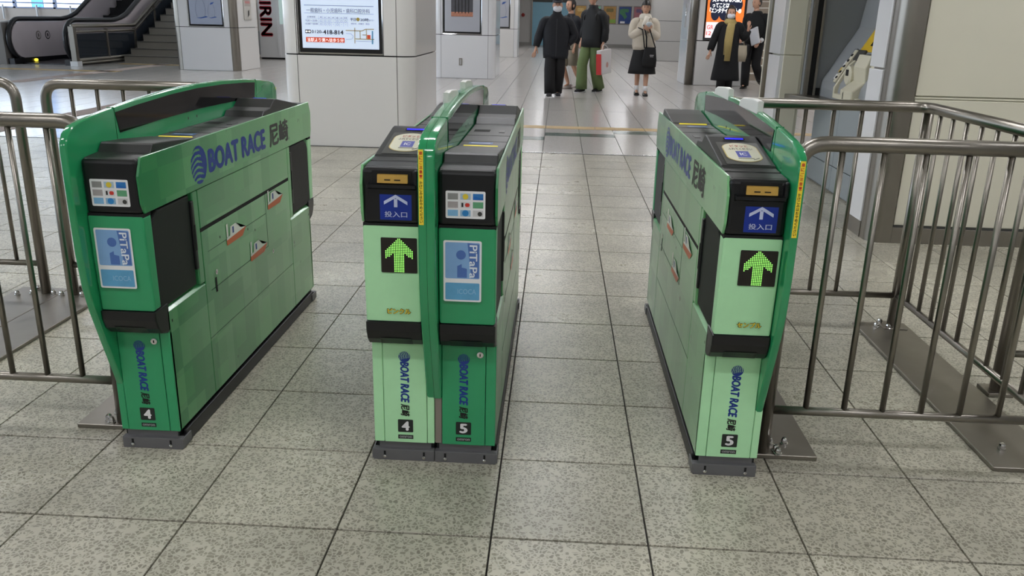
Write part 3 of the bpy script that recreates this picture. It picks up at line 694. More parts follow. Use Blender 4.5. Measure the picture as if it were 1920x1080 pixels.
        text('omron', (cx, q+N*.0006, .077), u, Z_, .038, .007, mat('maker_grey', '8E9190', .5), mb, bold=.05)
        if not entry:
            bm = B(); lathe(bm, [(.0095, 0), (.0095, .003), (.007, .004)], 16, Matrix.Translation((.046, q, .349)) @ Matrix.Rotation(-math.pi/2*N, 4, 'X')); lk = P('door_lock', bm, CHROME, dr)
            bm = B(); quad(bm, (.046, q+N*.0046, .349), u, Z_, .003, .008); P('keyhole', bm, DARKM, dr)
        # chin
        prof = [(fy(.70), .378), (fy(.722), .378), (fy(.752), .388), (fy(.772), .408), (fy(.783), .435), (fy(.784), .462), (fy(.70), .462)]
        bm = B(); prism(bm, prof, .0, FX0-.001, 'x', bev=.004); ch = P('chin', bm, BLK)
        bm = B(); t = B()
        a = [(.037, fy(.7745), .413), (.126, fy(.7745), .413), (.126, fy(.755), .3895), (.037, fy(.755), .3895)]
        b2 = [(.047, fy(.758), .42), (.116, fy(.758), .42), (.116, fy(.740), .394), (.047, fy(.740), .394)]
        nrm = Vector((0, N*.75, -.65))*.0012
        va = [t.verts.new(Vector(p)+nrm) for p in a]; vb = [t.verts.new(Vector(p)+nrm*3.2+Vector((0, N*.014, 0))) for p in b2]
        f0 = t.faces.new(va)
        bmesh.ops.inset_region(t, faces=[f0], thickness=.006)
        for v in vb: t.verts.remove(v)
        merge(bm, t); P('pocket', bm, mat('pocket_black', '090A0B', .25), ch)
        # middle box
        prof = [(fy(.74), .464), (fy(.778), .464), (fy(.786), .60), (fy(.788), .734), (fy(.74), .734)]
        bm = B(); prism(bm, prof, .001, FX0-.002, 'x', bev=.006, seg=3); mbx = P('front_box', bm, m)
        bm = B(); box(bm, .002, FX0-.003, *sorted((fy(.74), fy(.784))), .731, .741); P('gap', bm, DARKM)
        q = fy(.7885)
        if entry:
            cx, cz, d = .0975, .655, .097
            bm = B(); quad(bm, (cx, q, cz), u, Z_, d, d, .003); led = P('led_panel', bm, LEDB, mbx)
            on, off = B(), B(); n = 20
            for i in range(n):
                for j in range(n):
                    x = (i+.5)/n*2-1; y = (j+.5)/n*2-1
                    ax = abs(x); arrow = (ax < .27 and y < .3) or (ax < .84 and y < 1.0-max(0, ax-.10)*1.05 and y > .18-max(0, ax-.28)*.86)
                    quad(on if arrow else off, (cx+x*d*.485, q+N*.0006, cz+y*d*.485), u, Z_, d/n*.6, d/n*.6)
            tag(P('lit_diodes', on, LEDON, mbx), kind='stuff'); tag(P('dark_diodes', off, LEDOFF, mbx), kind='stuff')
            if kana:
                text(kana, (cx-.004, fy(.7835), .495), u, Z_, .067, .0175, PRINTB, mbx, bold=.10); text(kana, (cx-.004, fy(.7842), .495), u, Z_, .063, .0145, YEL, mbx, name='kana_lettering', bold=.035)
        else:
            cx, cz = .0935-.0, .617; cx = .090
            q = fy(.789)
            bm = B(); quad(bm, (cx, q, cz), u, Z_, .102, .17, .005); cd = P('card_sticker', bm, WHITE, mbx)
            bm = B(); quad(bm, (cx, q+N*.0004, .647), u, Z_, .092, .100, .004); P('card_print', bm, CARDB, mbx)
            bm = B(); quad(bm, (cx, q+N*.0004, .561), u, Z_, .092, .048, .003); P('card_print', bm, CARDC, mbx)
            sg = lambda dx: cx + (dx if entry else -dx)
            bm = B(); disc(bm, (sg(-.004), q+N*.0008, .663), u, Z_, .013); P('card_dot', bm, CARDB2, mbx)
            bm = B(); poly(bm, (sg(.0), q+N*.0007, .62), u, Z_, [(-.014, -.02), (.012, -.02), (.012, .005), (-.002, .008), (-.002, .018), (-.014, .012)]); P('card_block', bm, CARDB2, mbx)
            bm = B(); poly(bm, (sg(.033), q+N*.0006, .648), u, Z_, [(-.009, -.048), (.011, -.048), (.011, .045), (-.02, .048)]); P('card_block', bm, CARDB2, mbx)
            text('PiTaPa', (sg(.029), q+N*.0011, .645), -Z_, u, .092, .021, CARDW, mbx, bold=.02)
            text('ICOCA', (sg(.012), q+N*.0008, .561), u, Z_, .05, .014, CARDF, mbx)
        # head face
        q = fy(.7868)
        if entry:
            cx = .091
            bm = B(); quad(bm, (cx, q, .785), u, Z_, .084, .068); sgn = P('insert_sign', bm, BLUES)
            sgw = mat('sign_pale', 'C4CCE8', .4)
            bm = B(); poly(bm, (cx, q+N*.0006, .800), u, Z_, [(-.031, -.008), (0, .010), (.031, -.008), (.031, .001), (0, .019), (-.031, .001)]); quad(bm, (cx, q+N*.0006, .797), u, Z_, .009, .022); P('arrow_mark', bm, sgw, sgn)
            text('投入口', (cx, q+N*.0006, .7665), u, Z_, .06, .0155, sgw, sgn, bold=.015)
            # card slot in its black surround
            bm = B(); prism(bm, [(-.7865, .832), (-.800, .838), (-.800, .846), (-.79, .85), (-.7865, .85)], .018, .146, 'x', bev=.002); P('slot_sill', bm, BLK)
            bm = B(); box(bm, .14, .152, -.796, -.7865, .842, .885, bev=.004); P('slot_cheek', bm, BLK)
            bm = B(); box(bm, .03, .135, -.7875, -.786, .848, .882); P('slot_recess', bm, DARKM)
            bm = B(); prism(bm, [(-.796, .8505), (-.7875, .8505), (-.7875, .873), (-.793, .8715)], .045, .125, 'x', bev=.001); sl = P('card_slot', bm, GOLD)
            bm = B(); quad(bm, (.072, -.7965, .859), u, Z_, .016, .003); quad(bm, (.098, -.7965, .859), u, Z_, .016, .003); P('slot_openings', bm, DARKM, sl)
        else:
            cx = .083; sg = lambda dx: cx-dx
            bm = B(); quad(bm, (cx, q, .798), u, Z_, .104, .073, .004); stp = P('card_guide_sticker', bm, WHITE)
            cols = [['8E8E8C', 'A9BFD0', '2E76B8'], ['A7A0A0', 'D9D9DA', '5E9E74'], ['7FB4DA', '8FB6D2', 'C9C9C9']]
            for r_ in range(3):
                for c_ in range(3):
                    bm = B(); quad(bm, (sg((c_-1)*.033), q+N*.0006, .798+(1-r_)*.022), u, Z_, .027, .0165); P('card_picture', bm, mat('cardpic'+cols[r_][c_], cols[r_][c_], .4, noise=.1, nscale=80), stp)
            bm = B(); disc(bm, (sg(0), q+N*.001, .820), u, Z_, .0075); P('card_spot', bm, mat('spot_yellow', 'D9C23A', .4), stp)
            bm = B(); disc(bm, (sg(0), q+N*.001, .776), u, Z_, .0085); P('card_spot', bm, mat('spot_blue', '2A7FBE', .4), stp)
            bm = B(); quad(bm, (sg(.005), q+N*.001, .798), u, Z_, .012, .010, .004); P('card_mark', bm, RED, stp)
            bm = B(); quad(bm, (sg(-.008), q+N*.001, .798), u, Z_, .005, .011); P('card_mark', bm, PRINTB, stp)
            bm = B(); disc(bm, (sg(.038), q+N*.001, .775), u, Z_, .006); P('card_spot', bm, GREYT, stp)
            bm = B(); poly(bm, (sg(.033), q+N*.001, .8145), u, Z_, [(-.0135, -.002), (.0135, -.002), (.0135, .003), (.004, .001), (-.006, .007), (-.0135, .005)]); P('card_wave', bm, mat('wave_blue', '1F67B8', .4), stp)
    # --- top: deck, reader and blocks in one moulded cover
    prof = [(-.772, .884), (-.760, .889), (-.70, .8905), (-.697, .887), (-.690, .887), (-.687, .892), (-.642, .894), (-.636, .899), (-.375, .941), (-.35, .942), (-.30, .915), (-.225, .909), (-.20, .889),
            (.375, .889), (.39, .893), (.56, .909), (.672, .916), (.680, .912), (.694, .893), (.765, .8885), (.774, .884)]
    bm = B(); prism(bm, prof+[(.774, .86), (-.772, .86)], .006, FX0-.003, 'x', bev=.003); P('top_cover', bm, GREYP)
    sl = Vector((0, .261, .042)).normalized(); rp_ = lambda t: Vector((.082, -.636+.261*t, .899+.042*t))+Vector((0, -.16, .98))*.0012
    bm = B(); quad(bm, rp_(.40), X_, sl, .118, .20, .004); P('reader_plate', bm, mat('reader_grey', '4A4B48', .3))
    bm = B(); quad(bm, rp_(.42)+Z_*.0008, X_, sl, .099, .172, .048, 10); P('reader_rim', bm, OVRIM)
    bm = B(); quad(bm, rp_(.42)+Z_*.0014, X_, sl, .093, .166, .045, 10); ov = P('reader_face', bm, OVAL)
    text('ピタッと', rp_(.62)+Z_*.002, X_, sl, .05, .022, REDT, ov, bold=.02); text('ふれてください', rp_(.52)+Z_*.002, X_, sl, .068, .018, PRINTB, ov, bold=.02)
    bm = B(); quad(bm, rp_(.34)+Z_*.0019, X_, sl, .036, .056); P('ic_mark', bm, ICB, ov)
    text('IC', rp_(.34)+Z_*.0024, X_, sl, .019, .024, WHITE, ov, bold=.03)
    bm = B(); tube(bm, [rp_(.20)+Z_*.002+X_*a for a in (-.02, -.005, .012, .024)], .0006, 5); tube(bm, [rp_(.16)+Z_*.002+X_*.02, rp_(.22)+Z_*.002+X_*.038], .0006, 5); P('hand_line', bm, GREYT, ov)
    bm = B(); quad(bm, rp_(.90)+Z_*.0008, X_, sl, .062, .018); P('display_bezel', bm, DARKM)
    bm = B(); quad(bm, rp_(.90)+Z_*.0016, X_, sl, .053, .012); P('display', bm, LCD)
    bm = B(); box(bm, .03, .135, .366, .374, .8885, .8925, bev=.001); P('light_bar', bm, YLED)
    bm = B(); quad(bm, (.088, .30, .8896), X_, Y_, .075, .035); P('deck_label', bm, LABB)
    bm = B(); quad(bm, (.088, .30, .8899), X_, Y_, .06, .006); P('deck_label_line', bm, WHITE)
    bm = B(); quad(bm, (.11, .0, .8896), X_, Y_, .055, .06, .004); P('eject_slot', bm, DARKM)
    bm = B(); box(bm, .03, .05, -.02, .04, .8885, .8905, bev=.001); P('sensor_cover', bm, BLK)
    bm = B(); box(bm, .008, FX0-.004, .12, .1215, .8885, .8897); box(bm, .008, FX0-.004, .26, .2615, .8885, .8897); tag(P('deck_joint', bm, DARKM), kind='stuff')
    # --- shield (half fin)
    bm = B(); prism(bm, pts_fin(), FX0, W_-.0001, 'x', bev=.006, seg=3, side='lo' if pair else None); fin = P('shield', bm, FING)
    for p in fin.data.polygons: p.use_smooth = True
    fin.modifiers.new('es', 'EDGE_SPLIT').split_angle = math.radians(28)
    wz = [(-.545, .926), (-.3, .934), (0, .938), (.3, .934), (.56, .926)]
    top = [(.575, .985), (.45, .993), (.22, 1.004), (0, 1.008), (-.22, 1.004), (-.45, .994), (-.56, .987)]
    bm = B(); prism(bm, wz+top, FX0-.0016, FX0+.001, 'x'); P('shield_window', bm, SMOKE, fin)
    for s in (-1, 1):
        bm = B(); box(bm, FX0-.0008, W_-.001, *sorted((s*.575, s*.578)), .90, .9985); P('shield_seam', bm, mat('seam_green', '0E6A3A', .4), fin)
    for yy in (.10, .03):
        bm = B(); quad(bm, (FX0-.0006, yy, .915), -Y_, Z_, .006, .008); P('peg_hole', bm, DARKM, fin)
    # warning sticker and white sensors sit on the entry-side halves
    cxs = (FX0+W_)/2-.0015
    bm = B(); quad(bm, (cxs, -.8347, .849), X_, Z_, .0125, .194); st = P('warning_sticker', bm, YEL, fin)
    red, bl = '扉にご注意！', 'かけこみはおやめください'
    for i, c in enumerate(red): text(c, (cxs, -.8353, .937-i*.0118), X_, Z_, .0085, .0090, RED, st, bold=.03, name='red_lettering')
    for i, c in enumerate(bl): text(c, (cxs, -.8353, .862-i*.0092), X_, Z_, .0075, .0078, PRINTB, st, bold=.02)
    if not rot:
        for y0, y1, zt in ((.115, .39, 1.0), (-.335, -.07, 1.0)):
            c0 = (y0+y1)/2
            bm = B(); prism(bm, [(y0, 1.006), (y0+.03, 1.03), (y0+.05, 1.044), (y1-.07, 1.047), (y1, 1.043), (y1, 1.006)] if False else [(y0, 1.004), (y0, 1.044), (y0+.07, 1.046), (y1-.05, 1.036), (y1-.01, 1.026), (y1, 1.004)], FX0-.001, W_-.004, 'x', bev=.004); P('light_sensor', bm, mat('sensor_white', 'DDDED8', .3), fin)
    return e
gate('ticket_gate', 'deep green ticket gate numbered 4 beside the left railing', -.9685, True, '4', None)
gate('ticket_gate', 'pale green fronted ticket gate numbered 4 with lit arrow, left half of the middle pair', -.3765, False, '4', 'ピンクル', pair=True)
gate('ticket_gate', 'deep green ticket gate numbered 5 with card stickers, right half of the middle pair', -.0190, True, '5', None, deepstrip=BROWN, pair=True)
gate('ticket_gate', 'pale green ticket gate numbered 5 with lit arrow beside the right railing', .5695, False, '5', 'センプル')

# ================================================================== RAILINGS
RT, RB, RR, RS = .957, .155, .0215, .0135   # top axis, bottom axis, tube radii
def acorn(e, x, y, z=.014, par=None):
    bm = B(); lathe(bm, [(.013, 0), (.013, .004), (.010, .005), (.010, .014), (.008, .019), (.004, .022)], 8, Matrix.Translation((x, y, z))); return obj('anchor_nut', bm, CHROME, par or e, smooth=False)
def railing(label, origin, pts, posts, plates=(), nuts=(), skip_bal=False, spacing=.113, foot=(), bend_start=True, group='stainless crowd railings'):
    """top tube through pts (ground x,y); first/last posts bend down when listed in posts"""
    ox, oy = origin; e = empty('railing', (ox, oy, 0)); tag(e, label, 'railing', group)
    g = lambda p, z: (p[0]-ox, p[1]-oy, z)
    path = [g(p, RT) for p in pts]
    if bend_start: path = [g(pts[0], .012)] + path
    bm = B(); tube(bm, bend(path, .075) if len(path) > 2 else path, RR, 16); obj('top_rail', bm, STEEL, e, smooth=True)
    for p in posts:
        bm = B(); tube(bm, [g(p, .012), g(p, RT)], RR, 16); obj('post', bm, STEEL, e, smooth=True)
    for a, b in zip(pts, pts[1:]):
        a, b = Vector(a), Vector(b); L_ = (b-a).length; d = (b-a)/L_
        bm = B(); tube(bm, [g(a, RB), g(b, RB)], RS, 12); obj('bottom_rail', bm, STEEL, e, smooth=True)
        n = int(L_/spacing); off = (L_-(n-1)*spacing)/2 if n > 1 else L_/2
        off = .115
        k = 0
        while off+k*spacing < L_-.05:
            p = a+d*(off+k*spacing); bm = B(); tube(bm, [g(p, RB), g(p, RT)], .0088, 10); obj('baluster', bm, STEEL, e, smooth=True); k += 1
    for x0, x1, y0, y1 in plates:
        bm = B(); box(bm, x0-ox, x1-ox, y0-oy, y1-oy, 0, .015, bev=.002, seg=1); obj('floor_plate', bm, STEELD, e)
    for x, y in foot:
        bm = B(); box(bm, x-ox-.05, x-ox+.05, y-oy-.05, y-oy+.05, .015, .020, bev=.001, seg=1); obj('foot_plate', bm, STEELD, e)
    for x, y in nuts: acorn(e, x-ox, y-oy, .0155)
    return e
railing('stainless railing running right from the gate numbered 5, nearest the camera', (.795, .50), [(.795, .50), (1.635, .50)], [], plates=[(.765, .958, .475, 1.72)], nuts=[(.838, .50), (.83, .545), (.876, .55), (.84, .47+.012)])
railing('cornered stainless railing behind the near right one, on a long floor plate', (1.63, 1.69), [(.80, 1.69), (1.63, 1.69), (1.63, .535)], [(1.63, 1.69)], plates=[(1.475, 1.70, .463, 1.73)], nuts=[(1.555, 1.665), (1.59, 1.72), (1.67, 1.74-.02), (1.60, 1.65), (1.555, .58), (1.63, .52)], bend_start=False, foot=[(1.63, 1.69)])
railing('stainless railing cut by the right edge of the picture', (1.765, 1.05), [(1.765, 1.05), (2.6, 1.05)], [], nuts=[], plates=[(1.72, 1.81, 1.005, 1.095)])
railing('stainless railing running left from the deep green gate numbered 4, nearest the camera', (-1.212, .50), [(-1.212, .50), (-2.045, .50)], [], plates=[(-1.35, -1.185, .468, 1.72)], nuts=[(-1.262, .50), (-1.245, .47+.015), (-1.255, .545)])
railing('stainless railing behind the near left one, bending down at its left end', (-2.05, 1.685), [(-2.05, 1.685), (-1.2, 1.685)], [], plates=[(-2.115, -1.914, .5, 1.76)], nuts=[(-2.095, 1.66), (-2.0, 1.66), (-2.05, 1.74), (-1.98, 1.72)])
railing('stainless railing at the far left edge of the picture, bending down at its right end', (-2.185, 1.69), [(-2.185, 1.69), (-3.1, 1.69)], [], plates=[(-2.34, -2.12, .5, 1.76)], nuts=[(-2.235, 1.665), (-2.135, 1.665), (-2.24, 1.72), (-2.29, 1.64)])

# ================================================================== TICKET MACHINE in the alcove
BEI = mat('machine_beige', 'C9C4AE', .45); MGREY = mat('machine_grey', '8E9295', .4); MYEL = mat('machine_yellow', 'D9B52A', .35)
e = empty('ticket_machine', (2.33, 4.74, .70)); tag(e, 'beige and grey ticket machine with yellow framed screen in the alcove', 'ticket machine')
ox, oy, oz = 2.33, 4.74, .70
bm = B(); prism(bm, [(0, 0), (.9, 0), (.9, 1.3), (.36, 1.3), (.255, .55), (.008, .124), (0, .07)], -1.10, .755, 'y'); obj('body', bm, MGREY, e)
sl = Vector((.247, 0, .426)).normalized(); nn = Vector((-sl.z, 0, sl.x))
sp_ = lambda y, t, d=0.: Vector((.008+.247*t, y, .124+.426*t)) + nn*d
bm = B(); quad(bm, sp_(-.12, .86, .004), -Y_, sl, .95, .27); obj('screen_frame', bm, MYEL, e)
bm = B(); quad(bm, sp_(-.17, .88, .008), -Y_, sl, .74, .19); obj('screen', bm, mat('machine_screen', '181C1C', .15), e)
def sbox(bm, y0, y1, t0, t1, d0, d1, bev=.006):
    t = B(); box(t, y0, y1, t0*.4924, t1*.4924, d0, d1, bev=bev)
    M = Matrix((Vector((0, 1, 0)), sl, nn)).transposed().to_4x4(); M.translation = Vector((.008, 0, .124)); merge(bm, t, M)
bm = B(); sbox(bm, .18, .60-.22, .42, .60, .0, .02); obj('note_slot', bm, GREYT, e)
bm = B(); sbox(bm, .40, .46, .02, .62, .0, .015); obj('label_strip', bm, mat('strip_grey', '6F7378', .4), e)
for k, (t0, m_) in enumerate(((.06, WHITE), (.18, MYEL), (.30, WHITE))):
    bm = B(); sbox(bm, .405, .455, t0, t0+.09, .0155, .017, bev=.0); obj('label', bm, m_, e)
bm = B(); sbox(bm, .33, .39, .0, .58, .0, .03); obj('key_strip', bm, BEI, e)
for k in range(5):
    bm = B(); sbox(bm, .345, .375, .06+k*.1, .10+k*.1, .03, .036, bev=.002); obj('key', bm, DARKM, e)
# moulded tray and coin housing standing out from the panel
bm = B(); prism(bm, [(-.03, .02), (.12, .02), (.20, .33), (.16, .36), (.06, .27), (-.03, .10)], .28, .31, 'y', bev=.006); obj('tray_cheek', bm, BEI, e)
bm = B(); prism(bm, [(-.03, .02), (.12, .02), (.12, .06), (-.03, .055)], -.25, .28, 'y', bev=.004); obj('tray', bm, BEI, e)
bm = B(); prism(bm, [(-.055, .01), (.10, .01), (.20, .30), (.20, .36), (.05, .36), (.02, .27), (.03, .17), (-.055, .10)], -.20, .06, 'y', bev=.012, seg=3); obj('coin_housing', bm, BEI, e)
bm = B(); quad(bm, (-.058, -.02, .06), -Y_, Z_, .012, .05); obj('coin_slit', bm, DARKM, e)
bm = B(); quad(bm, (-.058, -.12, .03), -Y_, Z_, .05, .012); obj('maker_mark', bm, GREYT, e)
bm = B(); box(bm, .06, .16, -.16, .0, .3605, .363); obj('coin_mouth', bm, GREYT, e)
bm = B(); lathe(bm, [(.075, 0), (.075, .05), (.06, .06)], 20, Matrix.Translation((.06, .12, .20)) @ Matrix.Rotation(-math.pi/2, 4, 'Y')); obj('dial_boss', bm, BEI, e)
bm = B(); box(bm, -.005, .0, .09, .14, .20, .245); obj('dial_hole', bm, DARKM, e)
bm = B(); box(bm, .02, .18, -.6, -.28, .02, .30, bev=.02); obj('side_housing', bm, BEI, e)

# ================================================================== STAIRS, ESCALATOR, VENDING MACHINE
def stairs(name, x0, x1, y0, n, rise, tread, mr, mn, nose=.035):
    e = tag(obj(name, box(B(), x0, x1, y0+.02, y0+n*tread, -.01, .01), mr), kind='structure')
    for k in range(n):
        bm = B(); box(bm, x0, x1, y0+k*tread, y0+n*tread+.2, k*rise, (k+1)*rise-.001); st = obj('step', bm, mr, e)
        bm = B(); box(bm, x0, x1, y0+k*tread-.012, y0+k*tread+.06, (k+1)*rise-nose*.6, (k+1)*rise+.004, bev=.003); obj('nosing', bm, mn, st)
    return e
stairs('stairs', -10.55, -8.6, 18.85, 14, .162, .36, mat('stair_grey', '8D8880', .55, noise=.06), mat('nosing_dark', '5D5955', .5))
stairs('stairs', 3.9, 8.6, 18.3, 14, .165, .30, mat('stair_taupe', 'A39687', .6, noise=.05), mat('nosing_light', 'E6E2DC', .4))
# stair railing panels on the left
e = empty('stair_railing', (-10.75, 17.05, 0)); tag(e, 'glazed steel stair railing between escalator and stairs on the left', 'railing')
dg = mat('tinted_glass', '2A3038', .08, noise=.05); SLP = .46; ys, yb = 0., 2.85
def rz_(y): return 0 if y < yb else (y-yb)*SLP
bm = B(); box(bm, -.06, .06, -.06, .06, .11, .86, bev=.004); obj('end_post', bm, STEEL, e)
bm = B(); box(bm, -.09, .09, -.09, .09, 0, .11, bev=.004); obj('post_foot', bm, PANELW, e)
for y0, y1 in ((.06, 1.45), (1.45, yb), (yb, yb+1.2), (yb+1.2, yb+2.4), (yb+2.4, yb+3.8)):
    bm = B(); prism(bm, [(y0+.04, rz_(y0)+.17), (y1-.04, rz_(y1)+.17), (y1-.04, rz_(y1)+.70), (y0+.04, rz_(y0)+.70)], -.008, .008, 'x'); obj('glass_panel', bm, dg, e)
    bm = B(); box(bm, -.03, .03, y1-.035, y1+.035, rz_(y1)+.12, rz_(y1)+.80); obj('post', bm, STEELD, e)
for z, r_ in ((.87, .045), (.75, .03), (.13, .04), (.06, .03)):
    bm = B(); tube(bm, [(0, 0, z), (0, yb, z), (0, yb+3.8, z+3.8*SLP)], r_, 10); obj('rail', bm, STEEL, e, smooth=True)
bm = B(); prism(bm, [(yb-.6, 0), (yb+4.2, 0), (yb+4.2, 4.8*SLP-.25), (yb+.1, .1)], .03, .26, 'x'); obj('stringer', bm, mat('stringer_grey', '7A7672', .5), e)
bm = B(); tube(bm, [(.16, yb-.5, .05), (.16, yb+.1, .22), (.16, yb+3.8, .22+3.7*SLP)], .04, 10); obj('stringer_rail', bm, STEEL, e, smooth=True)
# escalator
e = empty('escalator', (-11.7, 17.2, 0)); tag(e, 'escalator with steel balustrades and black handrails on the far left', 'escalator')
INN = mat('escalator_steel', 'CBC1C4', .35, metal=.1, noise=.06, nscale=3); HB = mat('handrail_black', '17181C', .3)
eb = 2.5
def ez(y): return 0 if y < eb else (y-eb)*.5
for sx, nm in ((-.62, 'l'), (.70, 'r')):
    prof = []
    for k in range(9):
        a = math.radians(90+180*k/8); prof.append((.42+.40*math.cos(a), .53+.40*math.sin(a)))
    prof = prof[::-1]
    prof = [(q[0], q[1]) for q in prof]
    low = [(eb, .13), (eb+5, .13+ez(eb+5))]; topp = [(eb+5, .93+ez(eb+5)), (eb+.35, .93+.13), (eb-.35, .93)]
    pl = prof[:1]; pl = [(.42, .13)] + low + topp + [(.42, .93)] + [(.42+.40*math.cos(math.radians(a)), .53+.40*math.sin(math.radians(a))) for a in range(110, 260, 20)]
    bm = B(); prism(bm, pl, sx-.04, sx+.04, 'x'); bal = obj('balustrade', bm, INN, e)
    path = [(sx, .42+.46*math.cos(math.radians(a)), .53+.46*math.sin(math.radians(a))) for a in range(250, 89, -16)] + [(sx, eb-.35, .99), (sx, eb, 1.03), (sx, eb+.35, 1.13), (sx, eb+5, .99+ez(eb+5))]
    bm = B(); tube(bm, path, .055, 12); obj('handrail', bm, HB, e, smooth=True)
    bm = B(); prism(bm, [(-.05, 0), (eb, 0), (eb+5, ez(eb+5)), (eb+5, ez(eb+5)+.13), (eb, .13), (-.05, .13)], sx-.07, sx+.07, 'x'); obj('skirt', bm, HB, e)
bm = B(); prism(bm, [(.2, .0), (eb, 0), (eb+5, ez(eb+5)), (eb+5, ez(eb+5)+.06), (eb, .06), (.2, .02)], -.53, .61, 'x'); obj('step_band', bm, HB, e)
for k in range(10):
    bm = B(); box(bm, -.52, .60, eb-.1+k*.4, eb+.3+k*.4, .03+ez(eb+k*.4), .08+ez(eb+.4+k*.4)); obj('step', bm, mat('step_black', '222326', .4, metal=.4), e)
bm = B(); lathe(bm, [(.07, 0), (.07, .02), (.05, .03)], 16, Matrix.Translation((-.545, .75, .065)) @ Matrix.Rotation(math.pi/2, 4, 'Y') @ Matrix.Diagonal((.5, 1, 1, 1))); obj('skirt_lamp', bm, mat('lamp_yellow', 'F6E24A', .3, emit=1.2), e)
for yy, m_ in ((1.05, STEELD), (1.42, BLK)):
    bm = B(); lathe(bm, [(.10, 0), (.10, .003)], 20, Matrix.Translation((-.58, yy, .62)) @ Matrix.Rotation(math.pi/2, 4, 'Y')); sk = obj('safety_mark', bm, m_, e)
    bm = B(); disc(bm, (-.5755, yy, .62), Y_, Z_, .075); obj('mark_face', bm, INN, sk)
    bm = B(); disc(bm, (-.5745, yy, .62), Y_, Z_, .03, .045); obj('mark_sign', bm, m_, sk)
bm = B(); box(bm, -1.75, -.70, -.1, 6, 0, .90); obj('side_wall', bm, mat('escal_side', '7F7B78', .5), e)
bm = B(); tube(bm, [(-.76, -.1, .92), (-.76, 4, .92)], .03, 8); obj('ledge', bm, PANELW, e)
bm = B(); prism(bm, [(eb+.3, .9), (eb+5, .9), (eb+5, 3.4)], -.84, -.70, 'x'); obj('soffit', bm, mat('soffit_beige', 'A29A90', .6), e)
# vending machine
e = empty('vending_machine', (-7.84, 22.0, 0)); tag(e, 'white vending machine with red lettering behind the left column', 'vending machine')
VW = mat('vending_white', 'D2D3D4', .3); bm = B(); box(bm, -.40, .32, .0, .75, .05, 1.85, bev=.01); obj('cabinet', bm, VW, e)
bm = B(); box(bm, -.38, .30, .04, .70, 0, .05); obj('plinth', bm, DARKM, e)
text('KIRIN', (-.175, -.003, 1.25), -Z_, X_, 1.27, .34, mat('kirin_red', 'A82433', .4), e, bold=.05)
bm = B(); box(bm, .12, .20, -.02, .0, .1, 1.8, bev=.004); obj('door_edge', bm, PANELW, e)
bm = B(); box(bm, -.46, -.38, -.05, .0, .12, .75, bev=.01); obj('dispenser_flap', bm, GREYW2, e)
bm = B(); box(bm, .205, .30, -.01, .0, .95, 1.8); obj('display_window', bm, mat('vend_glass', 'BFD6D2', .2, emit=.3), e)


# ================================================================== PEOPLE
SKIN = mat('skin', 'C79A80', .5, noise=.05, nscale=20)
def skin(chains, sub=1):
    """continuous limb surface from chains of (x,y,z,r[,r2]) joints that share their first joints"""
    bm = B(); lay = bm.verts.layers.skin.verify(); key = {}; first = None
    def V_(q):
        nonlocal first
        k = tuple(round(c, 4) for c in q[:3])
        if k not in key:
            v = bm.verts.new(q[:3]); v[lay].radius = (q[3], q[4] if len(q) > 4 else q[3]); key[k] = v
            if first is None: first = v; v[lay].use_root = True
        return key[k]
    for ch in chains:
        vs = [V_(q) for q in ch]
        for a, b in zip(vs, vs[1:]):
            if not bm.edges.get((a, b)): bm.edges.new((a, b))
    me = bpy.data.meshes.new('s'); bm.to_mesh(me); bm.free()
    o = bpy.data.objects.new('s', me); COL.objects.link(o)
    md = o.modifiers.new('skin', 'SKIN'); md.use_smooth_shade = True
    o.modifiers.new('sub', 'SUBSURF').levels = sub
    out = bpy.data.meshes.new_from_object(o.evaluated_get(bpy.context.evaluated_depsgraph_get()))
    bpy.data.objects.remove(o); bpy.data.meshes.remove(me)
    return out
def head_bm(M):
    bm = B(); bmesh.ops.create_uvsphere(bm, u_segments=24, v_segments=18, radius=1)
    for v in bm.verts:
        x, y, z = v.co
        k = 1-.30*max(0, -z)**1.6; x *= k; y *= (1-.12*max(0, -z))
        if y < 0: y *= .93
        # nose, brow, chin
        if y < -.4:
            y -= .22*math.exp(-((x/.16)**2))*math.exp(-(((z+.16)/.22)**2))
            y += .07*math.exp(-(((abs(x)-.36)/.16)**2))*math.exp(-(((z-.06)/.12)**2))
            y -= .06*math.exp(-((x/.3)**2))*math.exp(-(((z+.82)/.2)**2))
        v.co = (x*.074, y*.095, z*.116)
    for s in (-1, 1):
        t = B(); bmesh.ops.create_uvsphere(t, u_segments=10, v_segments=8, radius=1); merge(bm, t, Matrix.Translation((s*.075, .012, -.005)) @ Matrix.Diagonal((.012, .020, .032, 1)))
    bmesh.ops.transform(bm, matrix=M, verts=bm.verts); return bm
def shoe(bm, p, yaw, L_=.26, wd=.047, pitch=0.):
    t = B(); rows = [(.09, .030, .075), (.05, .040, .085), (0, .042, .075), (-.06, .046, .055), (-.12, .045, .045), (-.165, .032, .034)]
    R = []
    for y, w2, h in rows:
        R.append([t.verts.new((a*w2*wd/.047, y*L_/.26, z)) for a, z in ((-1, 0), (-1, h*.55), (-.6, h), (.6, h), (1, h*.55), (1, 0))])
    for a, b in zip(R, R[1:]):
        for k in range(6): t.faces.new((a[k], a[(k+1) % 6], b[(k+1) % 6], b[k]))
    t.faces.new(R[0]); t.faces.new(R[-1][::-1]); bmesh.ops.recalc_face_normals(t, faces=list(t.faces))
    merge(bm, t, Matrix.Translation(p) @ Matrix.Rotation(yaw, 4, 'Z') @ Matrix.Rotation(pitch, 4, 'X'))
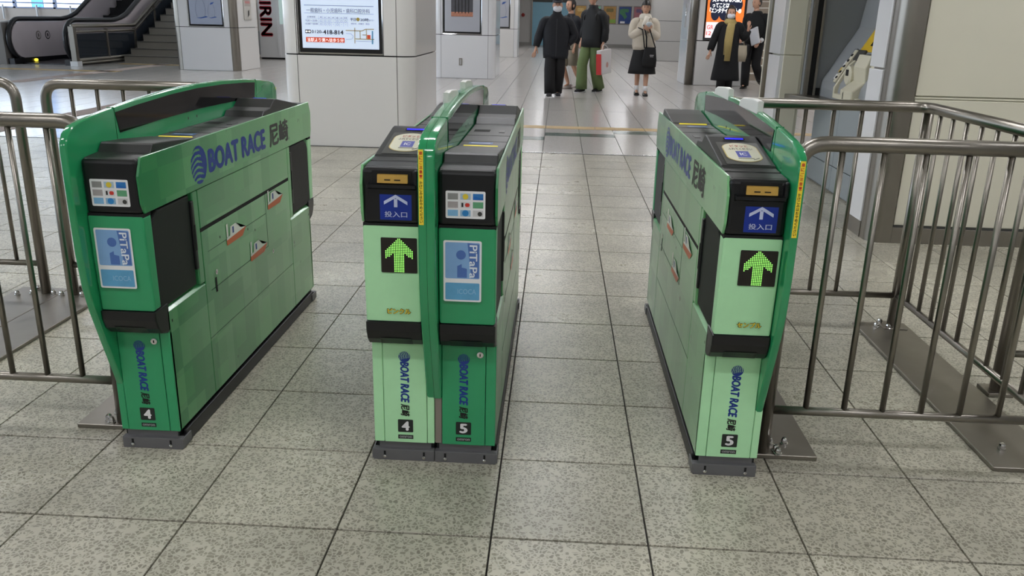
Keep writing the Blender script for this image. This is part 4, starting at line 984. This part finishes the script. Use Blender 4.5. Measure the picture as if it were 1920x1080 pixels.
def fingers(w, h, side):
    """five bent fingers leaving the palm h; thumb from the side"""
    w, h = Vector(w), Vector(h); d = (h-w).normalized(); lat = d.cross(Vector((0, 1, 0))); lat = lat.normalized() if lat.length > .1 else Vector((1, 0, 0)); nrm = lat.cross(d)
    out = []; hq = (h.x, h.y, h.z, .024, .016)
    for k, (o_, l_) in enumerate(((-.026, .060), (-.009, .070), (.009, .066), (.025, .050))):
        a = h+lat*o_+d*.028; b = a+d*l_*.55+nrm*.010; c = b+d*l_*.35+nrm*.022
        out.append([hq, (a.x, a.y, a.z, .0095), (b.x, b.y, b.z, .0085), (c.x, c.y, c.z, .007)])
    a = w+d*.03+lat*(-.03*side); b = a+d*.03+lat*(-.018*side)+nrm*.012; c = b+d*.026+nrm*.01
    pw = w+d*.02
    out.append([(pw.x, pw.y, pw.z, .024, .018), (a.x, a.y, a.z, .011), (b.x, b.y, b.z, .0095), (c.x, c.y, c.z, .008)])
    return out, (pw.x, pw.y, pw.z, .024, .018), hq
def ellip(bm, c, r, cut=None, M=Matrix(), u=22, v=16):
    t = B(); bmesh.ops.create_uvsphere(t, u_segments=u, v_segments=v, radius=1)
    if cut:
        dele = [f for f in t.faces if cut(f.calc_center_median())]; bmesh.ops.delete(t, geom=dele, context='FACES')
    merge(bm, t, M @ Matrix.Translation(c) @ Matrix.Diagonal((r[0], r[1], r[2], 1)))
def person(label, loc, yaw, J, coat, legs, shoes, hair, group=None, coatm=None, legm=None, shoem=None, hairm=None, legskin=False, head_yaw=0., head_tilt=0.):
    """J: joints hd,sl,el,wl,sr,er,wr,hl,kl,al,hr,kr,ar ; l = viewer's left"""
    e = empty('person', loc, yaw); tag(e, label, 'person', group)
    hd = Vector(J['hd']); HM = Matrix.Translation(hd) @ Matrix.Rotation(head_yaw, 4, 'Z') @ Matrix.Rotation(head_tilt, 4, 'X')
    pz = J['hl'][2]; pel = (0, 0, pz+.06, .13, .10); ch = (J.get('cx', 0), J.get('cy', 0), J['sl'][2]-.08, .14, .10); nk = (hd.x*.6, hd.y*.6+.015, J['sl'][2]+.03, .05); hk = (hd.x, hd.y+.015, hd.z-.05, .05)
    chains = [[pel, (ch[0]*.5, ch[1]*.5, (pel[2]+ch[2])/2, .12, .09), ch, nk, hk]]
    for s, a, b, c in ((-1, 'sl', 'el', 'wl'), (1, 'sr', 'er', 'wr')):
        w = Vector(J[c]); el = Vector(J[b]); d = Vector(J['h'+c] if 'h'+c in J else (w-el)).normalized(); h = w+d*.075
        fs, pw, hq = fingers(w, h, s)
        chains.append([ch, (*J[a], .05), (*J[b], .036), (*w, .024, .020), pw, hq]); chains += fs
    for a, b, c in (('hl', 'kl', 'al'), ('hr', 'kr', 'ar')):
        A = Vector(J[c]); chains.append([pel, (*J[a], .075), (*J[b], .05), tuple((Vector(J[b])*.6+A*.4))+(.048,), (*A, .032), (A.x, A.y-.10, max(.03, A.z-.05), .026)])
    me = skin(chains); bm = B(); bm.from_mesh(me); bpy.data.meshes.remove(me); merge(bm, head_bm(HM))
    body = obj('body', bm, SKIN, e, smooth=True)
    fm = mat('face_dark', '3A2620', .6)
    for s in (-1, 1):
        bm = B(); ellip(bm, (s*.028, -.081, .008), (.011, .006, .0055), M=HM, u=10, v=8); obj('eye', bm, fm, e, smooth=True)
        bm = B(); ellip(bm, (s*.029, -.082, .027), (.016, .005, .0035), M=HM, u=10, v=8); obj('eyebrow', bm, fm, e, smooth=True)
    bm = B(); ellip(bm, (0, -.083, -.062), (.018, .006, .005), M=HM, u=10, v=8); obj('mouth', bm, mat('lips', '9A5F55', .5), e, smooth=True)
    return e, HM
def sleeve(bm, J, side, r=(.075, .062, .048), cuff=.9):
    a, b, c = (Vector(J[k+side]) for k in ('s', 'e', 'w')); c2 = b+(c-b)*cuff; inn = a+(Vector((0, 0, a.z-.06))-a)*.35
    tube(bm, bend([inn, a, b, c2], .06, 5), [r[0]*.9]+[r[0]]*6+[r[1]]*6+[r[2]], 14)
def trouser(bm, J, side, r=(.10, .085, .075), hem=.05):
    h, k, a = (Vector(J[q+side]) for q in ('h', 'k', 'a')); a2 = Vector((a.x, a.y, max(a.z-.03, .03)))
    tube(bm, bend([h+Z_*.06, h, k, a2], .07, 5), [r[0]]*7+[r[1]]*6+[r[2]], 16) if False else tube(bm, [h+Z_*.07, h, (h+k)/2, k, (k+a2)/2, a2], [r[0]*.95, r[0], r[0]*.92, r[1], (r[1]+r[2])/2, r[2]], 16)

# --- man in navy coat, cap and mask
NAVY = mat('navy_coat', '0B0E17', .7, noise=.15, nscale=25, bump=.3, bscale=30); BLKT = mat('black_trousers', '0E0D10', .75, noise=.15, nscale=30)
J = dict(hd=(.005, -.03, 1.475), sl=(-.19, 0, 1.235), el=(-.285, .03, 1.0), wl=(-.335, -.02, .795), sr=(.19, 0, 1.235), er=(.315, .06, 1.0), wr=(.19, -.03, .86), hl=(-.08, 0, .80), kl=(-.09, -.09, .45), al=(-.085, -.12, .08), hr=(.08, 0, .80), kr=(.075, -.02, .44), ar=(.055, .10, .09))
e, HM = person('man in navy coat, dark cap and white mask walking towards the gates', (.07, 12.75, 0), .03, J, 0, 0, 0, 0)
bm = B(); loft(bm, [(0, 0, .63, .205, .14), (0, 0, .70, .215, .15), (0, 0, .9, .22, .145), (0, 0, 1.10, .225, .14), (0, 0, 1.22, .205, .12), (0, 0, 1.29, .13, .095), (0, -.01, 1.345, .075, .085), (0, -.02, 1.39, .072, .08)], 24, 2.3)
sleeve(bm, J, 'l', (.085, .072, .055)); sleeve(bm, J, 'r', (.085, .075, .06)); obj('coat', bm, NAVY, e, smooth=True)
bm = B(); box(bm, -.006, .006, -.150, -.142, .66, 1.26, bev=.002); obj('zip', bm, mat('zip_dark', '2A2C33', .5), e)
bm = B(); trouser(bm, J, 'l', (.10, .095, .085)); trouser(bm, J, 'r', (.10, .095, .08)); obj('trousers', bm, BLKT, e, smooth=True)
for k, (x, y, pt) in enumerate(((-.085, -.13, .25), (.055, .09, 0))):
    bm = B(); shoe(bm, (x, y, .012), .1*(k*2-1), pitch=-pt*.4); sh = obj('shoe', bm, mat('shoe_grey', '35353A', .5), e, smooth=True)
    bm = B(); box(bm, x-.045, x+.045, y-.16, y+.095, 0, .016, bev=.006); obj('sole', bm, WHITE, sh)
bm = B(); ellip(bm, (0, .004, .045), (.086, .105, .092), cut=lambda c: c.z < -.05, M=HM); ellip(bm, (0, -.10, .045), (.07, .075, .012), M=HM); obj('cap', bm, mat('cap_navy', '171B26', .7), e, smooth=True)
MASK = mat('mask_white', 'DDDDE2', .6)
bm = B(); ellip(bm, (0, -.018, -.052), (.075, .098, .062), cut=lambda c: c.y > -.05, M=HM); obj('face_mask', bm, MASK, e, smooth=True)
# --- person hidden behind him: beige shorts
J = dict(hd=(0, -.03, 1.50), sl=(-.17, 0, 1.27), el=(-.2, .05, 1.02), wl=(-.19, -.03, .82), sr=(.17, 0, 1.27), er=(.2, .05, 1.02), wr=(.19, -.03, .82), hl=(-.08, 0, .80), kl=(-.08, -.10, .46), al=(-.08, .06, .09), hr=(.08, 0, .80), kr=(.08, .02, .46), ar=(.08, .22, .12))
e, HM = person('person in beige shorts mostly hidden behind the man in navy coat', (.33, 14.35, 0), -.9, J, 0, 0, 0, 0)
bm = B(); loft(bm, [(0, 0, .72, .17, .125), (0, 0, .95, .18, .125), (0, 0, 1.2, .185, .12), (0, 0, 1.3, .10, .09), (0, 0, 1.36, .06, .06)], 20, 2.2); sleeve(bm, J, 'l'); sleeve(bm, J, 'r'); obj('jacket', bm, NAVY, e, smooth=True)
bm = B()
for s in 'lr':
    h, k = Vector(J['h'+s]), Vector(J['k'+s]); tube(bm, [h+Z_*.06, h, (h+k)/2, k-Z_*.02], [.10, .105, .10, .095], 14)
obj('shorts', bm, mat('beige_cloth', '8B8272', .8, noise=.15, nscale=20), e, smooth=True)
for x, y, z_ in ((-.08, .05, .0), (.08, .20, .03)):
    bm = B(); shoe(bm, (x, y, z_), 0); obj('shoe', bm, mat('shoe_pale', 'A79C98', .6), e, smooth=True)
bm = B(); ellip(bm, (0, .012, .02), (.083, .105, .118), cut=lambda c: c.y < -.35 and c.z < .5, M=HM); obj('hair', bm, mat('hair_black', '17130F', .5), e, smooth=True)
# --- man in black jacket and green trousers with backpack
GRN = mat('olive_trousers', '66784A', .75, noise=.12, nscale=22, bump=.2, bscale=25); JKT = mat('black_jacket', '0D0F12', .7, noise=.15, nscale=25, bump=.25, bscale=30)
J = dict(hd=(-.0, -.05, 1.62), sl=(-.18, 0, 1.37), el=(-.24, .08, 1.12), wl=(-.22, -.02, .92), sr=(.18, 0, 1.37), er=(.24, .05, 1.10), wr=(.245, -.02, .86), hl=(-.085, 0, .88), kl=(-.085, -.17, .49), al=(-.085, -.16, .09), hr=(.085, 0, .88), kr=(.085, -.02, .48), ar=(.085, .16, .10))
e, HM = person('man in black jacket and green trousers with a black backpack', (.72, 13.85, 0), -.62, J, 0, 0, 0, 0, head_yaw=.5)
bm = B(); loft(bm, [(0, 0, .79, .21, .165), (0, 0, .95, .205, .155), (0, 0, 1.18, .205, .145), (0, 0, 1.34, .195, .12), (0, 0, 1.42, .12, .10), (0, -.01, 1.47, .075, .085), (0, -.02, 1.51, .075, .085)], 24, 2.3); sleeve(bm, J, 'l', (.08, .068, .052)); sleeve(bm, J, 'r', (.08, .068, .052)); obj('jacket', bm, JKT, e, smooth=True)
bm = B(); trouser(bm, J, 'l', (.11, .095, .105)); trouser(bm, J, 'r', (.11, .095, .105)); obj('trousers', bm, GRN, e, smooth=True)
for x, y in ((-.085, -.17), (.085, .14)):
    bm = B(); shoe(bm, (x, y, .01), 0); sh = obj('shoe', bm, BLKT, e, smooth=True)
    bm = B(); box(bm, x-.045, x+.045, y-.165, y+.095, 0, .015, bev=.006); obj('sole', bm, WHITE, sh)
bm = B(); ellip(bm, (0, .012, .02), (.083, .105, .118), cut=lambda c: c.y < -.3 and c.z < .45, M=HM); obj('hair', bm, MATS['hair_black'], e, smooth=True)
def thing_at(name, label, cat, e, bm, m, smooth=False, group=None):
    """a carried thing of its own, built in the carrier's frame"""
    M = Matrix.Translation(e.location) @ Matrix.Rotation(e.rotation_euler.z, 4, 'Z'); o = obj(name, bm, m, smooth=smooth); o.matrix_world = M; tag(o, label, cat, group); return o
bm = B(); box(bm, -.15, .15, .15, .34, .88, 1.36, bev=.06, seg=4); bk = thing_at('backpack', 'black backpack on the man in green trousers', 'backpack', e, bm, mat('backpack_black', '101114', .65, bump=.3, bscale=40), smooth=True)
bm = B(); box(bm, -.11, .11, .32, .37, .93, 1.14, bev=.03, seg=3); obj('pocket', bm, MATS['backpack_black'], bk, smooth=True)
for s in (-1, 1):
    bm = B(); tube(bm, bend([(s*.10, .17, 1.32), (s*.11, .04, 1.45), (s*.12, -.13, 1.32), (s*.13, .0, 1.0), (s*.12, .17, .95)], .05), .014, 8); obj('strap', bm, MATS['backpack_black'], bk, smooth=True)
bm = B(); t = B(); box(t, -.05, .05, -.17, .17, -.42, 0, bev=.012); merge(bm, t, Matrix.Translation((.275, -.03, .76)) @ Matrix.Rotation(.10, 4, 'X')); bg = thing_at('shopping_bag', 'white shopping bag with a red side hanging from the green trousered man\'s hand', 'bag', e, bm, mat('bag_white', 'D9D6D6', .5, bump=.4, bscale=14))
bm = B(); t = B(); box(t, -.052, .052, -.178, -.166, -.42, -.06); merge(bm, t, Matrix.Translation((.275, -.03, .76)) @ Matrix.Rotation(.10, 4, 'X')); obj('red_gusset', bm, mat('bag_red', 'C62828', .5), bg)
bm = B(); tube(bm, bend([(.30, -.14, .74), (.27, -.06, .84), (.27, .02, .84), (.30, .10, .76)], .04), .006, 6); obj('handle', bm, MATS['bag_white'], bg, smooth=True)
bm = B(); disc(bm, (.3275, .02, .5), Y_, Z_, .04, .05); obj('rose_mark', bm, mat('bag_rose', 'C79A92', .5), bg)
# --- woman in cream fleece and black skirt
FLE = mat('cream_fleece', 'D3C9B8', .9, noise=.08, nscale=40, bump=.9, bscale=90); SK = mat('black_skirt', '0F0F11', .8)
J = dict(hd=(.0, -.03, 1.475), sl=(-.165, 0, 1.25), el=(-.215, -.02, 1.02), wl=(-.03, -.19, 1.12), sr=(.165, 0, 1.25), er=(.215, -.02, 1.0), wr=(.07, -.20, 1.10), hl=(-.075, 0, .80), kl=(-.07, .02, .44), al=(-.07, .05, .085), hr=(.075, 0, .80), kr=(.075, -.06, .44), ar=(.07, -.10, .08))
e, HM = person('woman in cream fleece jacket, black skirt and white socks', (1.60, 13.45, 0), .0, J, 0, 0, 0, 0, head_yaw=-.1)
bm = B(); loft(bm, [(0, 0, .78, .185, .135), (0, 0, .85, .20, .15), (0, 0, 1.05, .20, .145), (0, 0, 1.2, .19, .13), (0, 0, 1.28, .13, .10), (0, 0, 1.33, .085, .085)], 24, 2.2); sleeve(bm, J, 'l', (.088, .078, .06)); sleeve(bm, J, 'r', (.088, .078, .06)); obj('fleece_jacket', bm, FLE, e, smooth=True)
bm = B(); loft(bm, [(0, 0, 1.27, .10, .10), (0, -.01, 1.31, .115, .115), (0, -.01, 1.36, .10, .105), (0, -.005, 1.385, .07, .08)], 20); tube(bm, [(.02, -.12, 1.33), (-.02, -.16, 1.2), (-.03, -.17, 1.05)], [.045, .05, .045], 10); obj('scarf', bm, mat('white_scarf', 'DAD3C6', .9, bump=.6, bscale=80), e, smooth=True)
bm = B(); loft(bm, [(0, 0, .375, .245, .21), (0, 0, .5, .225, .19), (0, 0, .7, .185, .15), (0, 0, .86, .16, .125)], 28); obj('skirt', bm, SK, e, smooth=True)
for k, (x, y) in enumerate(((-.07, .05), (.07, -.10))):
    bm = B(); loft(bm, [(x, y, .045, .038, .045), (x, y, .12, .040, .042), (x, y, .17, .044, .046)], 14); obj('sock', bm, WHITE, e, smooth=True)
    bm = B(); shoe(bm, (x, y, 0), 0, .24); obj('loafer', bm, mat('loafer_black', '121212', .25), e, smooth=True)
bm = B(); ellip(bm, (0, .012, .02), (.084, .103, .118), cut=lambda c: c.y < -.45 and c.z < .28, M=HM); ellip(bm, (0, .05, -.06), (.07, .05, .10), M=HM); obj('hair', bm, MATS['hair_black'], e, smooth=True)
bm = B(); loft(bm, [(.10, -.17, .50, .12, .04), (.10, -.18, .62, .125, .05), (.10, -.18, .80, .10, .045), (.10, -.18, .83, .09, .02)], 20, 3); tb = thing_at('tote_bag', 'black tote bag hanging before the woman in cream fleece', 'bag', e, bm, mat('tote_black', '111113', .75), smooth=True)
for a, b, c in (((.0, -.20, .82), (-.055, -.235, 1.12), (-.13, -.20, 1.15)), ((.19, -.20, .82), (.06, -.24, 1.14), (.0, -.22, 1.22))):
    bm = B(); tube(bm, [a, b, c] if a[0] < .1 else [a, b], .010, 8); obj('strap', bm, MATS['tote_black'], tb, smooth=True)
bm = B(); tube(bm, [(-.04, -.225, 1.2), (.02, -.235, 1.0), (.03, -.235, .82)], .012, 8); obj('strap', bm, MATS['tote_black'], tb, smooth=True)
bm = B(); quad(bm, (.13, -.238, .70), X_, Z_, .07, .008); quad(bm, (.13, -.238, .675), X_, Z_, .06, .006); tag(obj('white_mark', bm, WHITE, tb), kind='stuff')
bm = B(); ellip(bm, (.05, -.24, 1.20), (.055, .04, .05)); thing_at('pouch', 'small pale pouch held against the cream fleece', 'pouch', e, bm, mat('pouch_grey', 'AEB6BA', .5, bump=.6, bscale=40), smooth=True)
# --- woman in black coat, yellow scarf and mask
J = dict(hd=(.0, -.03, 1.44), sl=(-.17, 0, 1.22), el=(-.27, .02, .96), wl=(-.335, -.06, .74), sr=(.17, 0, 1.22), er=(.29, -.02, .98), wr=(.33, -.12, 1.14), hwr=(0, -.1, 1), hl=(-.08, 0, .78), kl=(-.08, -.05, .42), al=(-.08, -.05, .08), hr=(.08, 0, .78), kr=(.08, .04, .42), ar=(.08, .09, .08))
e, HM = person('woman in long black coat with mustard scarf and white mask', (3.35, 14.95, 0), -.05, J, 0, 0, 0, 0, head_tilt=.08)
COATB = mat('black_wool', '0E0F12', .85, noise=.1, nscale=30)
bm = B(); loft(bm, [(0, .01, .20, .27, .17), (0, .01, .24, .27, .17), (0, 0, .5, .235, .16), (0, 0, .8, .205, .15), (0, 0, 1.05, .20, .14), (0, 0, 1.19, .19, .12), (0, 0, 1.27, .12, .095), (0, 0, 1.32, .07, .08)], 26, 2.2); sleeve(bm, J, 'l', (.085, .075, .065)); sleeve(bm, J, 'r', (.085, .075, .065)); obj('coat', bm, COATB, e, smooth=True)
MUS = mat('mustard_scarf', 'A99660', .9, noise=.12, nscale=40, bump=.5, bscale=60)
bm = B(); loft(bm, [(0, -.01, 1.23, .115, .12), (0, -.01, 1.27, .125, .125), (0, -.01, 1.31, .105, .11), (0, 0, 1.335, .075, .085)], 20); loft(bm, [(-.04, -.165, .68, .055, .018), (-.035, -.17, .95, .065, .025), (-.02, -.155, 1.18, .06, .03), (0, -.12, 1.26, .05, .03)], 12); loft(bm, [(-.02, -.185, .57, .055, .015), (-.01, -.185, .9, .06, .02), (.02, -.165, 1.18, .05, .03), (.03, -.12, 1.26, .05, .03)], 12); obj('scarf', bm, MUS, e, smooth=True)
bm = B(); trouser(bm, J, 'l', (.09, .085, .08)); trouser(bm, J, 'r', (.09, .085, .08)); obj('trousers', bm, BLKT, e, smooth=True)
for x, y in ((-.08, -.06), (.08, .08)):
    bm = B(); shoe(bm, (x, y, 0), 0); obj('shoe', bm, BLKT, e, smooth=True)
bm = B(); ellip(bm, (0, .015, .02), (.09, .108, .12), cut=lambda c: c.y < -.42 and c.z < .5, M=HM); loft(bm, [(0, .055, 1.22, .10, .06), (0, .055, 1.32, .105, .07), (0, .04, 1.44, .088, .075)], 18); obj('hair', bm, mat('hair_brown', '1E1511', .5), e, smooth=True)
bm = B(); ellip(bm, (0, -.018, -.050), (.076, .1, .062), cut=lambda c: c.y > -.05, M=HM); obj('face_mask', bm, MASK, e, smooth=True)
bm = B(); loft(bm, [(.22, -.02, .56, .13, .05), (.23, -.02, .70, .14, .055), (.23, -.02, .86, .12, .03)], 18, 3); tt = thing_at('canvas_tote', 'beige canvas tote between the scarfed woman and the man with papers', 'bag', e, bm, mat('canvas', 'A99F8C', .85, bump=.3, bscale=80), smooth=True)
bm = B(); tube(bm, bend([(.15, -.02, .85), (.18, -.02, 1.05), (.26, -.02, 1.05), (.30, -.02, .85)], .05), .010, 8); obj('handle', bm, MATS['canvas'], tt, smooth=True)
# --- man in black suit with papers
J = dict(hd=(-.02, -.05, 1.64), sl=(-.19, 0, 1.39), el=(-.25, .04, 1.13), wl=(-.20, -.20, .99), sr=(.19, 0, 1.39), er=(.27, .06, 1.12), wr=(.17, -.15, .93), hl=(-.09, 0, .88), kl=(-.09, -.10, .47), al=(-.09, -.06, .09), hr=(.09, 0, .88), kr=(.09, -.04, .48), ar=(.09, .30, .22))
e, HM = person('man in black suit carrying white papers and a black bag', (4.02, 15.75, 0), -.55, J, 0, 0, 0, 0, head_yaw=-.5)
bm = B(); loft(bm, [(0, 0, .84, .185, .14), (0, 0, 1.0, .19, .145), (0, 0, 1.2, .205, .14), (0, 0, 1.36, .20, .12), (0, 0, 1.44, .12, .10), (0, 0, 1.50, .07, .08)], 24, 2.3); sleeve(bm, J, 'l', (.085, .07, .052), .8); sleeve(bm, J, 'r', (.085, .07, .052), .8); obj('suit_jacket', bm, COATB, e, smooth=True)
bm = B(); trouser(bm, J, 'l', (.105, .09, .08)); trouser(bm, J, 'r', (.105, .09, .08)); obj('trousers', bm, BLKT, e, smooth=True)
bm = B(); tube(bm, [Vector(J['er'])*.22+Vector(J['wr'])*.78, Vector(J['wr'])], .042, 12); obj('shirt_cuff', bm, WHITE, e, smooth=True)
for k, (x, y, z_) in enumerate(((-.09, -.07, 0), (.09, .32, .10))):
    bm = B(); shoe(bm, (x, y, z_), 0, pitch=-.5*k); obj('shoe', bm, mat('loafer_black', '121212', .25), e, smooth=True)
bm = B(); ellip(bm, (0, .012, .025), (.081, .103, .113), cut=lambda c: c.y < -.25 and c.z < .55, M=HM); obj('hair', bm, mat('hair_grey', '4A4744', .6), e, smooth=True)
bm = B(); t = B(); box(t, -.02, .02, -.11, .11, -.16, .16, bev=.008); merge(bm, t, Matrix.Translation((.06, -.20, 1.02)) @ Matrix.Rotation(1.1, 4, 'Z') @ Matrix.Rotation(-.35, 4, 'X')); thing_at('papers', 'bundle of white papers under the suited man\'s arm', 'papers', e, bm, mat('paper_white', 'C9CACE', .6))
bm = B(); t = B(); box(t, -.20, .20, -.07, .07, -.15, .15, bev=.05, seg=3); merge(bm, t, Matrix.Translation((-.20, -.26, .74)) @ Matrix.Rotation(.1, 4, 'Y')); hb = thing_at('handbag', 'black hold-all carried by the suited man', 'bag', e, bm, mat('handbag_black', '0D0D0F', .5), smooth=True)
bm = B(); tube(bm, bend([(-.30, -.26, .87), (-.24, -.24, .99), (-.16, -.24, .99), (-.10, -.26, .87)], .04), .012, 8); obj('handle', bm, MATS['handbag_black'], hb, smooth=True)
# --- person half hidden behind the pier
J = dict(hd=(0, -.04, 1.56), sl=(-.18, 0, 1.32), el=(-.25, .02, 1.07), wl=(-.25, -.06, .86), sr=(.18, 0, 1.32), er=(.25, .02, 1.07), wr=(.25, -.06, .86), hl=(-.085, 0, .84), kl=(-.085, .05, .46), al=(-.085, .22, .14), hr=(.085, 0, .84), kr=(.085, -.10, .46), ar=(.085, -.16, .08))
e, HM = person('person in dark coat mostly hidden behind the right pier', (4.06, 12.9, 0), -.1, J, 0, 0, 0, 0)
bm = B(); loft(bm, [(0, 0, .68, .19, .14), (0, 0, .9, .19, .14), (0, 0, 1.15, .20, .135), (0, 0, 1.29, .19, .12), (0, 0, 1.37, .11, .09), (0, 0, 1.43, .065, .075)], 22, 2.2); sleeve(bm, J, 'l'); sleeve(bm, J, 'r'); obj('coat', bm, COATB, e, smooth=True)
bm = B(); trouser(bm, J, 'l'); trouser(bm, J, 'r'); obj('trousers', bm, BLKT, e, smooth=True)
for x, y, z_ in ((-.085, .22, .05), (.085, -.17, 0)):
    bm = B(); shoe(bm, (x, y, z_), 0); obj('shoe', bm, MATS['loafer_black'], e, smooth=True)
bm = B(); ellip(bm, (0, .012, .02), (.083, .105, .118), cut=lambda c: c.y < -.35 and c.z < .5, M=HM); obj('hair', bm, MATS['hair_black'], e, smooth=True)
